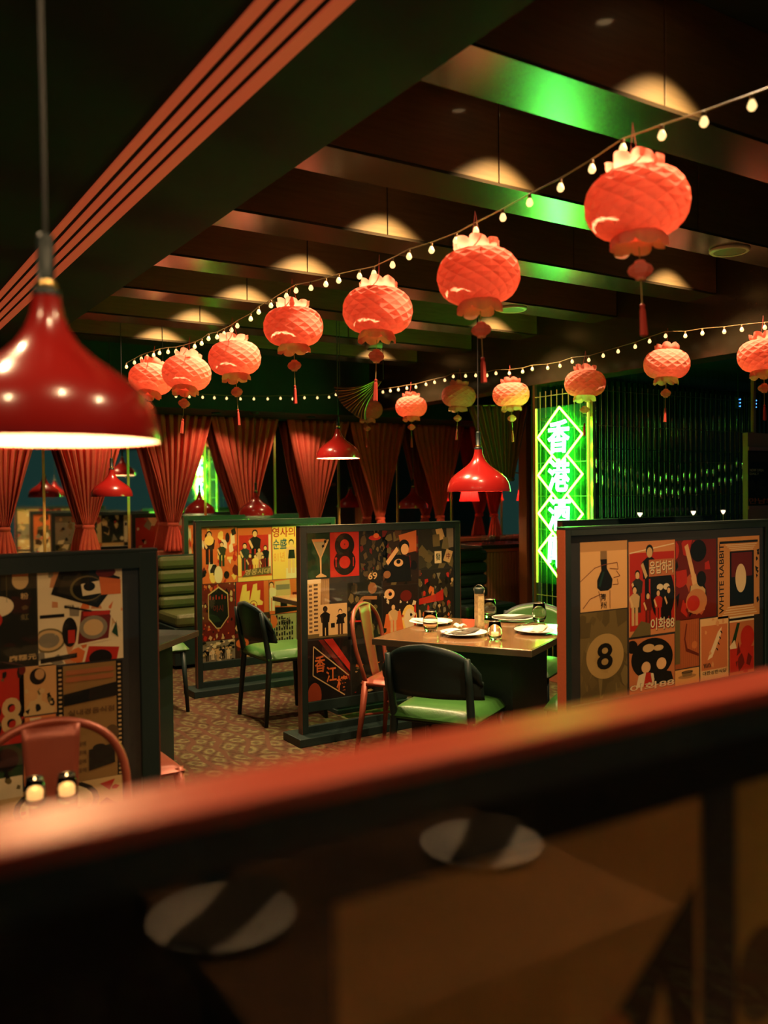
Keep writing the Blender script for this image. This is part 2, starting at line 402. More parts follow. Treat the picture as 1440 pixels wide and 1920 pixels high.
def lantern(loc, label, group, rz=0, tilt=(0, 0), sc=1.):
    t = thing('paper_lantern', label, 'lantern', loc, rz, group)
    t.rotation_euler = (tilt[0], tilt[1], rz); t.scale = (sc, sc, sc)
    b = obj('paper_body', LM['body'], t); obj('paper_core', LM['core'], b); obj('paper_collar', LM['top'], t); obj('paper_collar', LM['bottom'], t)
    obj('hanging_loop', LM['loop'], t)
    c = obj('tassel_cord', LM['cord'], t); obj('paper_bead', LM['bead'], c); obj('tassel', LM['tassel'], c)
G1, G2 = 'red paper lanterns of the large row', 'red paper lanterns of the small row'
ROW1 = [(1194, 383, 'largest red paper lantern, at the upper right, hanging from the string lights'), (897, 519, 'second largest red paper lantern, left of the biggest one'),
        (708, 583, 'third red paper lantern counted from the largest, above the centre'), (550, 613, 'fourth red paper lantern counted from the largest'),
        (440, 672, 'fifth red paper lantern counted from the largest'), (350, 700, 'red paper lantern second from the left end of the row'),
        (283, 711, 'tilted red paper lantern at the left end of the row, beside the big lamp')]
rnd = random.Random(4)
L1P, L2P = [], []
for i, (px, py, lab) in enumerate(ROW1):
    p = onX(px, py, 2.04); L1P.append(p)
    lantern(p, lab, G1, rnd.uniform(0, 1), (rnd.uniform(-.06, .06), rnd.uniform(-.05, .05) if i < 5 else .2), 1.0 if i < 5 else 1.05)
ROW2 = [(1432, 667, 'red paper lantern cut by the right edge of the picture'), (1250, 683, 'red paper lantern right of the neon sign, above the wire grid'),
        (1097, 719, 'red paper lantern hanging in front of the top corner of the neon sign'), (958, 740, 'red paper lantern just left of the neon sign'),
        (860, 743, 'red paper lantern second to the left of the neon sign'), (771, 763, 'red paper lantern third to the left of the neon sign'),
        (690, 768, 'red paper lantern partly hidden by the gold striped swag')]
for i, (px, py, lab) in enumerate(ROW2):
    p = onX(px, py, 4.65); L2P.append(p)
    lantern(p, lab, G2, rnd.uniform(0, 1), (rnd.uniform(-.05, .05), rnd.uniform(-.05, .05)), .97)

# ------------------------------------------------------------------ strings of bulbs
bulb_me = MB().lathe([(.001, -.046), (.008, -.044), (.0135, -.036), (.0138, -.030), (.010, -.020), (.006, -.013), (.0055, -.012)], 12).mesh('bulb', BULBM, True)
sock_me = MB().lathe([(.006, -.013), (.0068, -.012), (.0068, .002), (.003, .006), (.001, .006)], 10).mesh('socket', M('socket_brown', (.22, .13, .05), .5), True)
def string_lights(pts, label, sc=.85, wire=None, group='strings of warm bulbs'):
    t = thing('string_lights', label, 'string lights', pts[0], 0, group)
    o = pts[0]; top = [p + Vector((0, 0, .035 * sc)) - o for p in pts]
    MB().tube(top, .0026 * sc, 6).build('wire', M('bulb_wire', (.30, .20, .08), .5), t, smooth=True)
    for p in (wire if wire else pts):
        s = obj('socket', sock_me, t, p - o + Vector((0, 0, .030 * sc))); s.scale = (sc, sc, sc)
        obj('bulb', bulb_me, s)
S1 = [(1500, 165), (1410, 198), (1320, 229), (1241, 254), (1168, 279), (1110, 317), (1051, 352), (993, 380), (943, 408), (892, 433), (855, 452), (809, 469), (767, 481), (736, 497), (701, 513), (674, 518), (635, 526), (611, 533), (583, 540), (555, 545), (537, 555), (508, 573), (485, 585), (470, 598), (445, 611), (434, 619), (420, 626), (407, 632), (391, 635), (378, 644), (365, 650), (344, 656), (330, 659), (315, 660), (299, 662), (288, 666), (276, 669), (265, 673), (252, 680), (237, 688)]
string_lights([Vector((2.04, .05 + .2 * k, 2.70 - .012 * k)) for k in range(5)] + [onX(a, b, 2.04) for a, b in S1], 'string of warm bulbs sweeping over the large lantern row')
S2 = [(676, 741), (690, 739), (704, 737), (718, 735), (732, 733), (747, 731), (763, 728), (780, 726), (799, 721), (815, 717), (834, 713), (850, 706), (873, 705), (892, 704), (913, 704), (930, 700), (955, 700), (980, 697), (998, 692), (1027, 690), (1050, 686), (1073, 678), (1104, 675), (1131, 667), (1159, 659), (1191, 650), (1218, 640), (1248, 630), (1285, 630), (1317, 625), (1358, 622), (1391, 618), (1434, 614), (1480, 610)]
string_lights([onX(a, b, 4.65) for a, b in S2] + [Vector((4.65, 2.55 - .22 * k, 2.60 + .015 * k)) for k in range(8)], 'string of warm bulbs over the small lantern row')
S3 = [(330, 743), (355, 744), (380, 745), (402, 746), (425, 747), (451, 748), (476, 748), (502, 748), (526, 747), (549, 748), (571, 746), (595, 746), (617, 745), (630, 740), (645, 741), (674, 738), (700, 737)]
string_lights([onY(a, b, 7.82) for a, b in S3], 'far string of warm bulbs level above the red curtains', .8)

# ------------------------------------------------------------------ red curtains tied back along the far wall
def curtain(x, label, seed, wtop=.78):
    r = random.Random(seed); ph = r.uniform(0, 6)
    t = thing('curtain', label, 'curtain', (x, WBY - .16, .94), 0, 'red curtains along the far wall')
    zt, zt0 = 1.37, .27                     # top and tie height above the ledge
    off = r.uniform(-.04, .06)
    def drape(u, v):
        w = .085 + (wtop - .085) * (1 - v) ** .92
        s = u - .5; a = .030 * (1 - v) + .016 * v
        y = a * math.sin(2 * math.pi * 9 * u + ph) + .012 * math.sin(2 * math.pi * 17.3 * u + ph * 2) * (1 - .5 * v) + .010 * math.sin(7 * v + 9 * u)
        return (s * w + off * (1 - v) + .012 * math.sin(5 * v + ph) * (1 - v), y, zt + (zt0 - zt) * v)
    MB().grid(drape, 108, 26).build('drape', VELVET, t, smooth=True, solid=.004)
    MB().lathe([(.046, zt0 - .02), (.056, zt0 - .012), (.057, zt0 + .012), (.046, zt0 + .02)], 20).build('tieback', VELVET, t, smooth=True)
    def tail(u, v):
        w = .082 + .13 * v ** .8; an = (u - .5) * 2.6
        return (math.sin(an) * w / 2 / math.sin(1.3) + .008 * math.sin(40 * u) * v, -.045 * math.cos(an) + .014 * math.sin(2 * math.pi * 6 * u) * v, zt0 - (zt0 - .005) * v)
    MB().grid(tail, 54, 8).build('tail', VELVET, t, smooth=True, solid=.004)
CL = [(.57, 'red tied curtain farthest left, behind the large lamp'), (1.42, 'red tied curtain cut by the left edge of the picture'), (2.17, 'red tied curtain with a dark pendant lamp in front, below the large lamp'),
      (3.0, 'red tied curtain left of the mirrored neon sign'), (3.82, 'red tied curtain right of the mirrored neon sign'), (4.62, 'red tied curtain behind the centre pendant lamp'),
      (5.46, 'dim red tied curtain right of the centre pendant lamp'), (6.31, 'dark red curtain above the dark poster collage'), (7.15, 'dark red curtain left of the reeded counter')]
for i, (x, lab) in enumerate(CL): curtain(x, lab, i + 3)

# ------------------------------------------------------------------ neon sign on its wire grid
GX = 4.90
GY0, GY1 = onX(1112, 930, GX).y, onX(1004, 930, GX).y
WIREM = M('gilt_wire', (.55, .48, .18), .35, .8)
vw = MB().tube([(0, 0, .12), (0, 0, 2.30)], .0028, 6).mesh('wire', WIREM)
g1 = thing('wire_grid', 'gilt wire grid panel standing behind the green neon sign', 'grid', (GX, GY0, 0), 0, 'wire grid panels')
n1 = 10
for i in range(n1 + 1): obj('wire', vw, g1, (0, (GY1 - GY0) * i / n1, 0))
hw1 = MB().tube([(0, 0, 0), (0, GY1 - GY0, 0)], .0028, 6).mesh('wire', WIREM)
for k in range(9): obj('wire', hw1, g1, (0, 0, .14 + .265 * k))
MB().box(-.012, .012, -.012, .012, 0, 2.36).build('post', BRASS, g1)
MB().box(-.012, .012, GY1 - GY0 - .012, GY1 - GY0 + .012, 0, 2.36).build('post', BRASS, g1)
MB().box(-.05, .05, -.02, GY1 - GY0 + .02, 0, .12).build('plinth', REED, g1, bevel=.004)
g2 = thing('wire_grid', 'long wire grid panel in front of the dark fluted wall', 'grid', (GX + .065, GY0, 0), 0, 'wire grid panels')
WIRED = M('dull_wire', (.07, .06, .04), .45, .6)
vw2 = MB().tube([(0, 0, .12), (0, 0, 2.30)], .0022, 6).mesh('wire', WIRED)
for i in range(29): obj('wire', vw2, g2, (.03 + .064 * i, 0, 0))
hw2 = MB().tube([(0, 0, 0), (1.88, 0, 0)], .0022, 6).mesh('wire', WIRED)
for k in range(9): obj('wire', hw2, g2, (0, 0, .14 + .265 * k))
MB().box(1.87, 1.90, -.015, .015, 0, 2.60).build('post', EDGE, g2)
MB().box(0, 1.90, -.05, .05, 0, .12).build('plinth', REED, g2, bevel=.004)

SX = GX - .11
cy_, z_ = [], []
sg = thing('neon_sign', 'tall green neon sign of four diamonds with Chinese characters', 'sign', (SX, 0, 0))
pl, pr = onX(1001, 930, SX).y, onX(1098, 930, SX).y
zt, zb = onX(1050, 760, SX).z, onX(1050, 1098, SX).z
ACR = bpy.data.materials.new('glow_tinted_acrylic'); ACR.use_nodes = True  # clear panel tinted green to carry the halo of the neon
nt = ACR.node_tree; nt.nodes.clear()
o_ = nt.nodes.new('ShaderNodeOutputMaterial'); mx_ = nt.nodes.new('ShaderNodeMixShader'); mx_.inputs[0].default_value = .35
t_ = nt.nodes.new('ShaderNodeBsdfTransparent'); d_ = nt.nodes.new('ShaderNodeBsdfDiffuse'); d_.inputs[0].default_value = (.012, .09, .03, 1)
nt.links.new(t_.outputs[0], mx_.inputs[1]); nt.links.new(d_.outputs[0], mx_.inputs[2]); nt.links.new(mx_.outputs[0], o_.inputs[0])
MB().box(.03, .036, pr, pl, zb, zt).build('acrylic_panel', ACR, sg)
for a in (pr, pl): MB().box(.025, .041, a - .006, a + .006, zb, zt).build('panel_edge', M('glowing_acrylic_edge', (.7, .68, .2), .2, 0, emit=(.6, .8, .05), es=.3), sg)  # edge glow stands in for neon light caught by the acrylic
DIAM = M('neon_yellow_green', (.6, 1, .1), .4, emit=(.17, 1., .012), es=NEON_S)
CHARM = M('neon_jade', (.2, 1, .6), .4, emit=(.10, 1., .20), es=NEON_S * .45)
cyY = onX(1049.5, 930, SX).y
hw = abs(onX(1008, 930, SX).y - onX(1091, 930, SX).y) / 2
cz = [onX(1049.5, v, SX).z for v in (817, 890, 963, 1035)]
hh = (onX(1049.5, 763, SX).z - onX(1049.5, 870, SX).z) / 2
for k, (z, ch) in enumerate(zip(cz, '香港酒吧')):
    d = MB()
    if k == 0: d.tube([(0, cyY, z + hh), (0, cyY + hw, z), (0, cyY, z - hh), (0, cyY - hw, z)], .0085, 8, closed=True)
    else:
        c = 1 - ((cz[k - 1] - z) / 2) / hh   # starts where the diamond above crosses it
        s = (cz[k - 1] - z) / 2
        d.tube([(0, cyY + hw * c, z + s), (0, cyY + hw, z), (0, cyY, z - hh), (0, cyY - hw, z), (0, cyY - hw * c, z + s)], .0085, 8)
    dd = d.build('diamond_tube', DIAM, sg, smooth=True)
    vs, fs = text_geo(ch, .022)
    wv, hv = hw * .98, hh * 1.16
    bm = MB().add([(-v[2] * .42 - .01, cyY + wv * .5 - v[0] * wv - .05 * wv * (v[1] - .5), z - hv * .52 + v[1] * hv) for v in vs], fs)
    bm.build('character_tube', CHARM, dd, smooth=True)
    for q in (-1, 1):
        MB().tube([(0, cyY + q * hw * .97, z), (.035, cyY + q * hw * .97, z)], .004, 6).build('tube_support', CHROME, dd)

# ------------------------------------------------------------------ poster partitions
def colmat(c):
    return M('print_%d_%d_%d' % c, S(*c), .62, spec=.2)
class Poster:
    """flat print: layered outlines in a unit square mapped on x0..x1, z0..z1, facing -Y (or +Y when flip)"""
    def __init__(s, x0, x1, z0, z1, bg, k0=0): s.r = (x0, x1, z0, z1); s.mb = MB(); s.mats = []; s.k = k0; s.rect(0, 0, 1, 1, bg)
    def mi(s, c):
        m = colmat(c)
        if m not in s.mats: s.mats.append(m)
        return s.mats.index(m)
    def P(s, u, v):
        x0, x1, z0, z1 = s.r; return (x0 + (x1 - x0) * u, -.00004 * s.k, z0 + (z1 - z0) * v)
    def poly(s, pts, c):
        pts = [(min(1, max(0, a)), min(1, max(0, b))) for a, b in pts]
        area = sum(pts[i][0] * pts[(i + 1) % len(pts)][1] - pts[(i + 1) % len(pts)][0] * pts[i][1] for i in range(len(pts)))
        if area < 0: pts = pts[::-1]
        s.mb.add([s.P(a, b) for a, b in pts], [tuple(range(len(pts)))], s.mi(c)); s.k += 1; return s
    def rect(s, a, b, c2, d, col): return s.poly([(a, b), (c2, b), (c2, d), (a, d)], col)
    def ell(s, cx, cy, rx, ry, col, n=20): return s.poly([(cx + rx * math.cos(2 * math.pi * k / n), cy + ry * math.sin(2 * math.pi * k / n)) for k in range(n)], col)
    def line(s, a, b, w, col):
        dx, dy = b[0] - a[0], b[1] - a[1]; L = math.hypot(dx, dy) or 1; nx, ny = -dy / L * w / 2, dx / L * w / 2
        return s.poly([(a[0] + nx, a[1] + ny), (b[0] + nx, b[1] + ny), (b[0] - nx, b[1] - ny), (a[0] - nx, a[1] - ny)], col)
    def text(s, t, a, b, c2, d, col, vert=False, skew=0.):
        vs, fs = text_geo(t); s.k += 1
        if vert: pv = [s.P(c2 - v[1] * (c2 - a), b + v[0] * (d - b)) for v in vs]
        else: pv = [s.P(a + v[0] * (c2 - a) + skew * v[1], b + v[1] * (d - b) + skew * .4 * v[0]) for v in vs]
        s.mb.add(pv, fs, s.mi(col)); s.k += 1; return s
    def person(s, x, y, h, body, skin=(236, 190, 130), hair=(24, 22, 20), legs=None):
        w = h * .30 * (s.r[3] - s.r[2]) / (s.r[1] - s.r[0])
        s.poly([(x - w * .5, y + h * .45), (x - w * .62, y + h * .72), (x - w * .2, y + h * .80), (x + w * .2, y + h * .80), (x + w * .62, y + h * .72), (x + w * .5, y + h * .45)], body)
        s.rect(x - w * .38, y, x - w * .06, y + h * .47, legs or body); s.rect(x + w * .06, y, x + w * .38, y + h * .47, legs or body)
        s.ell(x, y + h * .905, w * .30, h * .10, hair, 12); s.ell(x, y + h * .875, w * .23, h * .085, skin, 12)
        s.line((x - w * .6, y + h * .7), (x - w * .25, y + h * .48), w * .2, skin); return s
    def scatter(s, seed, cols, n=26, box=(0, 0, 1, 1), size=(.02, .10)):
        r = random.Random(seed)
        for _ in range(n):
            cx, cy = r.uniform(box[0], box[2]), r.uniform(box[1], box[3]); a, q = r.uniform(0, 3), r.uniform(*size)
            k = r.choice((3, 4, 4, 5, 7, 10))
            s.poly([(cx + q * r.uniform(.6, 1.3) * math.cos(a + 2 * math.pi * j / k), cy + q * r.uniform(.6, 1.3) * math.sin(a + 2 * math.pi * j / k)) for j in range(k)], r.choice(cols))
        return s
    def build(s, parent, y, label=None):
        o = s.mb.build('poster', s.mats, parent, (0, y, 0))
        if label: o['label'] = label
        return o
CREAM, TAN, ORANGE, RED, DKRED, INK, GREY, GREEN, TEAL, YEL, OLIVE, SKIN = (236, 214, 168), (214, 176, 118), (222, 112, 52), (190, 44, 30), (110, 30, 22), (20, 20, 18), (140, 128, 104), (28, 62, 34), (20, 96, 110), (246, 206, 104), (110, 96, 56), (236, 186, 128)

class Part:
    def __init__(s, x0, x1, Y, H, label, th=.05, fr=.045, zpic=(.24, None), foot=True, edge=None, cap=None):
        edge = edge or EDGED; cap = cap or BLACK
        s.x0, s.Y, s.th = x0, Y, th; w = x1 - x0; s.w = w
        s.t = thing('poster_partition', label, 'partition', (x0, Y, 0), 0, 'framed poster partitions')
        T = s.t; zp0, zp1 = zpic[0], zpic[1] or H - fr
        for a in (0, w - fr):
            MB().box(a + (.004 if a == 0 else 0), a + fr - (0 if a == 0 else .004), 0, th, .05, H - .012).build('post', BLACK, T, bevel=.002)
            e = 0 if a == 0 else w - .004
            MB().box(e, e + .004, .001, th - .001, .05, H - .012).build('edge_strip', edge, T)
        MB().box(0, w, 0, th, H - .012, H).build('top_cap', cap, T, bevel=.002)
        MB().box(fr, w - fr, 0, th, zp1, H - .012).build('top_rail', BLACK, T)
        MB().box(fr, w - fr, 0, th, zp0 - .06, zp0).build('bottom_rail', BLACK, T, bevel=.002)
        MB().box(fr, w - fr, .018, th - .018, zp0, zp1).build('backing_board', M('backing_board', (.02, .02, .018), .7), T)
        MB().box(fr, w - fr, .006, .0085, zp0, zp1).build('glass_pane', PANE, T)
        MB().box(fr, w - fr, th - .0085, th - .006, zp0, zp1).build('glass_pane', PANE, T)
        if zp0 < .5: MB().box(fr, w - fr, .01, th - .01, .05, .09).build('stretcher', BLACK, T, bevel=.002)
        else: MB().box(fr, w - fr, .012, th - .012, .05, zp0 - .06).build('kick_panel', BLACK, T)
        if foot: MB().box(-.06, w + .06, -.09, th + .09, 0, .05).build('foot_plank', BLACK, T, bevel=.004)
        s.z = (zp0, zp1); s.fr = fr
    def poster(s, px0, py0, px1, py1, bg, k0=0):
        ym, xm = (py0 + py1) / 2, (px0 + px1) / 2
        a, b = onY(px0, ym, s.Y + .017).x - s.x0, onY(px1, ym, s.Y + .017).x - s.x0
        z1, z0 = onY(xm, py0, s.Y + .017).z, onY(xm, py1, s.Y + .017).z
        cl = lambda v, lo, hi: min(hi, max(lo, v))
        return Poster(cl(a, s.fr, s.w - s.fr), cl(b, s.fr, s.w - s.fr), cl(z0, *s.z), cl(z1, *s.z), bg, k0)
    def put(s, po, label=None): po.build(s.t, .0172, label)
    def back(s, seed):                       # plain collage on the far side, seen only in the mirrors
        r = random.Random(seed); n = 4; w = s.w - 2 * s.fr; h = s.z[1] - s.z[0]
        for i in range(n):
            for j in range(3):
                po = Poster(s.fr + w * i / n, s.fr + w * (i + 1) / n - .004, s.z[0] + h * j / 3, s.z[0] + h * (j + 1) / 3 - .004, r.choice((CREAM, TAN, ORANGE, GREY, RED, OLIVE, INK)))
                po.scatter(r.randint(0, 999), (INK, CREAM, RED, TAN, OLIVE, GREY), 14, size=(.05, .2))
                o = po.build(s.t, s.th - .0172); o.rotation_euler = (0, 0, math.pi); o.location = (s.w, s.th - .0172, 0)

# --- partition with the skates and the film bill (far, centre left)
P2 = Part(2.37, 3.57, 6.32, 1.31, 'poster partition with red and yellow film bills, second row behind the black chair')
q = P2.poster(379, 990, 445, 1093, ORANGE); q.scatter(1, (DKRED, RED, INK, YEL, CREAM, ORANGE), 34, size=(.04, .13))
q.person(.2, .35, .6, INK).person(.55, .3, .45, GREEN).ell(.72, .82, .06, .09, INK).ell(.2, .78, .13, .09, YEL).ell(.45, .15, .12, .16, CREAM).ell(.68, .14, .08, .07, INK).rect(.7, .42, .86, .47, YEL); P2.put(q)
q = P2.poster(446, 989, 510, 1089, ORANGE); q.rect(.0, .0, 1, .08, YEL).rect(.04, .1, .96, .86, RED).rect(0, .1, .10, .5, YEL).rect(.90, .12, .97, .86, CREAM)
q.person(.5, .30, .66, INK).person(.2, .2, .52, (40, 60, 50)).person(.35, .12, .40, DKRED).person(.62, .2, .42, TAN).person(.8, .22, .44, INK).person(.72, .14, .34, DKRED).person(.5, .14, .36, YEL)
q.poly([(.1, .08), (.3, .22), (.95, .26), (.95, .12)], OLIVE).text('영웅시대', .18, .11, .9, .22, TAN, skew=.03); P2.put(q)
q = P2.poster(511, 987, 556, 1085, YEL); q.text('영사의', .0, .80, .94, .985, RED).text('순盛', .02, .57, .60, .77, TEAL).text('81년', .04, .33, .5, .52, (240, 170, 80)).rect(.55, .0, .98, .2, CREAM)
q.person(.78, .1, .65, SKIN, legs=SKIN).poly([(.64, .38), (.94, .38), (.9, .55), (.68, .55)], INK); P2.put(q)
q = P2.poster(379, 1094, 441, 1200, DKRED); q.scatter(7, (RED, ORANGE, TAN, INK), 60, size=(.02, .06)).poly([(.18, .82), (.5, .95), (.78, .82), (.80, .40), (.55, .20), (.42, .20), (.18, .38)], TAN).poly([(.2, .8), (.5, .92), (.76, .8), (.78, .41), (.54, .22), (.43, .22), (.2, .4)], INK)
q.text('야시', .33, .5, .63, .62, DKRED); [q.line((.24 + .09 * k, .72), (.24 + .09 * k, .80 - .03 * (k % 2)), .03, RED) for k in range(6)]; P2.put(q)
q = P2.poster(443, 1090, 504, 1150, RED); q.rect(.85, 0, 1, 1, ORANGE)
for a in (.06, .38): q.poly([(a, .25), (a + .14, .9), (a + .26, .93), (a + .26, .70), (a + .36, .72), (a + .34, .42), (a + .44, .34), (a + .42, .24)], YEL).ell(a + .14, .25, .12, .15, DKRED).ell(a + .14, .25, .105, .13, YEL).ell(a + .14, .25, .05, .06, RED).line((a + .1, .1), (a + .02, .0), .04, YEL)
P2.put(q, 'red print of two yellow roller skates')
q = P2.poster(505, 1086, 556, 1150, ORANGE); q.poly([(.2, .95), (.75, .98), (.82, .2), (.15, .25)], TAN).rect(.25, .7, .75, .85, GREY).rect(.4, .2, .65, .4, INK).person(.08, .1, .85, CREAM).poly([(.2, .0), (1, .05), (1, .16), (.2, .2)], INK).rect(.85, .4, 1, .6, DKRED); P2.put(q)
q = P2.poster(508, 1151, 556, 1215, (170, 160, 110)); [q.rect(.1 + .1 * (k % 8), .05 + .16 * (k // 8), .16 + .1 * (k % 8), .12 + .16 * (k // 8) + .03 * (k % 3), INK) for k in range(44)]; q.ell(.05, .8, .2, .2, ORANGE).text('동아', .45, .6, .75, .9, INK); P2.put(q)
q = P2.poster(379, 1201, 441, 1260, GREY); q.scatter(12, (INK, CREAM, TAN, OLIVE, INK), 60, size=(.03, .09)); [q.person(.15 + .16 * k, .05 + .04 * (k % 2), .6, (INK, CREAM, TAN)[k % 3]) for k in range(5)]; P2.put(q)
q = P2.poster(441, 1152, 507, 1262, (60, 40, 26)); q.scatter(13, (INK, DKRED, TAN, ORANGE), 30, size=(.03, .1)).ell(.2, .35, .18, .11, ORANGE).ell(.22, .35, .08, .05, INK).rect(.3, .02, .6, .12, TAN); P2.put(q)
P2.back(2)

# --- partition with the martini glass (centre)
P1 = Part(2.43, 3.64, 4.74, 1.31, 'poster partition with martini glass and red number eight record poster')
q = P1.poster(577, 995, 618, 1084, GREEN); q.scatter(3, ((24, 54, 30), (34, 72, 40)), 10, size=(.1, .3)).poly([(.18, .86), (.98, .84), (.62, .44), (.62, .10), (.84, .04), (.84, .015), (.36, .015), (.36, .04), (.56, .10), (.54, .44)], TAN).poly([(.24, .84), (.86, .83), (.6, .48), (.56, .48)], (176, 160, 116)).rect(.22, .80, .78, .86, (226, 150, 90)).ell(.80, .80, .06, .035, INK).ell(.70, .70, .06, .03, INK).line((.66, .66), (.96, .92), .02, INK); P1.put(q, 'print of a martini glass with olives on green')
q = P1.poster(619, 993, 673, 1081, RED); q.ell(.5, .70, .34, .27, INK, 28).ell(.5, .32, .38, .29, INK, 28).ell(.5, .72, .15, .11, RED).ell(.5, .32, .19, .14, RED).ell(.5, .72, .025, .02, DKRED)
for a in (.2, .8): q.line((a, .22), (a, .42), .035, RED)
q.ell(.2, .41, .04, .03, RED); P1.put(q, 'red poster with a black figure eight of two records')
q = P1.poster(577, 1086, 618, 1196, (226, 190, 130)); q.rect(0, .93, 1, 1, CREAM).poly([(.55, .15), (1, .12), (1, 1), (.62, 1)], (150, 112, 70)); [q.line((.66 + .05 * k, .3), (.66 + .05 * k, .98), .015, TAN) for k in range(7)]
for k in range(12): q.rect(.06, .10 + .07 * k, .2, .135 + .07 * k, (120, 92, 62)); q.rect(.28, .12 + .07 * k, .46, .15 + .07 * k, (92, 72, 52))
q.rect(0, 0, 1, .07, OLIVE); P1.put(q, 'print of a tall pale building')
q = P1.poster(618, 1132, 651, 1194, (226, 186, 126)); q.rect(0, 0, 1, .06, OLIVE).rect(.66, .26, .74, .32, INK); P1.put(q)
q = P1.poster(598, 1132, 650, 1194, (226, 188, 128), 60); q.rect(0, 0, 1, .06, OLIVE).person(.22, .05, .9, INK, skin=(60, 45, 32)).rect(.13, .3, .31, .62, INK).rect(.42, .28, .56, .42, INK).person(.76, .05, .78, INK, legs=(90, 62, 40)).poly([(.6, .38), (.92, .38), (.86, .62), (.68, .62)], INK).ell(.88, .62, .1, .07, (34, 34, 26)); P1.put(q, 'print of a couple in black')
q = P1.poster(674, 993, 726, 1090, (34, 32, 24)); q.scatter(17, (OLIVE, (70, 60, 40), INK, DKRED, (90, 74, 44)), 44, size=(.03, .12)).ell(.55, .86, .22, .05, RED).ell(.6, .9, .1, .05, ORANGE).text('69', .3, .04, .62, .18, TAN); P1.put(q)
q = P1.poster(652, 1091, 716, 1196, (26, 28, 22)); q.scatter(18, (OLIVE, INK, (70, 56, 36), (44, 44, 30)), 40, size=(.03, .13)).line((.1, .45), (.45, .72), .07, (176, 120, 70)).line((.45, .72), (.85, .70), .06, (176, 120, 70)).ell(.72, .88, .13, .10, (150, 100, 60)).line((.05, .32), (.6, .30), .03, RED); P1.put(q)
q = P1.poster(717, 990, 784, 1096, (48, 34, 24)); q.scatter(19, (INK, (90, 60, 36), OLIVE, DKRED), 30, size=(.04, .13)).poly([(.55, .55), (.95, .6), (.95, .98), (.45, .9)], (206, 112, 60)).ell(.60, .70, .15, .12, INK).ell(.62, .64, .11, .10, SKIN).poly([(.1, .05), (.15, .5), (.45, .55), (.75, .5), (.8, .05)], INK).line((.12, .40), (.42, .66), .09, SKIN).ell(.44, .40, .13, .07, SKIN).ell(.44, .42, .06, .04, INK).ell(.12, .2, .1, .07, (150, 100, 60)); P1.put(q)
q = P1.poster(717, 1097, 784, 1192, (40, 30, 24)); q.ell(.2, .84, .14, .10, SKIN).ell(.22, .84, .05, .04, INK).ell(.66, .78, .16, .11, DKRED).ell(.75, .3, .22, .3, YEL).ell(.75, .3, .15, .22, CREAM).poly([(.0, .05), (.6, .05), (.5, .5), (.1, .45)], ORANGE).person(.3, .05, .6, TAN).rect(.88, .02, .94, .65, RED).scatter(21, (SKIN, RED, INK, CREAM), 14, size=(.02, .07)); P1.put(q)
q = P1.poster(785, 990, 850, 1066, (46, 44, 32)); q.scatter(22, (OLIVE, (90, 84, 54), (66, 62, 42)), 12, size=(.08, .2))
for (a, b, r_, c) in ((.62, .86, .3, TAN), (.9, .88, 0, GREY), (.50, .70, .05, OLIVE), (.78, .62, -.2, (120, 108, 70)), (.55, .28, 0, CREAM), (.84, .30, -.35, TAN), (.95, .66, .1, GREY)):
    P_ = [(-.10, -.15), (.10, -.15), (.10, .15), (-.10, .15)]
    q.poly([(a + x * math.cos(r_) - y * math.sin(r_), b + x * math.sin(r_) + y * math.cos(r_)) for x, y in P_], c)
q.text('發', .48, .20, .62, .38, GREEN).text('中', .79, .22, .90, .38, DKRED); P1.put(q, 'print of scattered mahjong tiles')
q = P1.poster(785, 1067, 850, 1185, (40, 36, 28)); q.scatter(23, (INK, RED, TAN, OLIVE, (90, 60, 40), ORANGE, GREY), 90, size=(.02, .07)).poly([(.0, .55), (.45, .6), (.7, .68), (.7, .5), (.0, .46)], RED); P1.put(q)
q = P1.poster(577, 1198, 658, 1330, (24, 20, 18)); q.poly([(.38, 1), (.58, 1), (.98, .55), (.98, .42)], RED).poly([(.25, 1), (.36, 1), (.98, .36), (.98, .26)], DKRED).line((.14, .9), (.12, .42), .02, TAN).line((.14, .9), (.95, .35), .02, TAN).line((.12, .42), (.85, .03), .02, TAN).ell(.15, .08, .16, .22, (150, 62, 34))
q.text('香', .16, .46, .40, .74, ORANGE, skew=.0).text('江', .42, .28, .66, .54, ORANGE).text('樓', .66, .10, .92, .36, ORANGE); P1.put(q, 'print of a slanted red neon shop sign')
q = P1.poster(659, 1198, 850, 1326, (22, 24, 20)); q.scatter(25, (TAN, OLIVE, INK, RED, (70, 56, 36), ORANGE, INK), 90, size=(.012, .05)).rect(.05, .6, .3, .85, INK); P1.put(q)
P1.back(5)

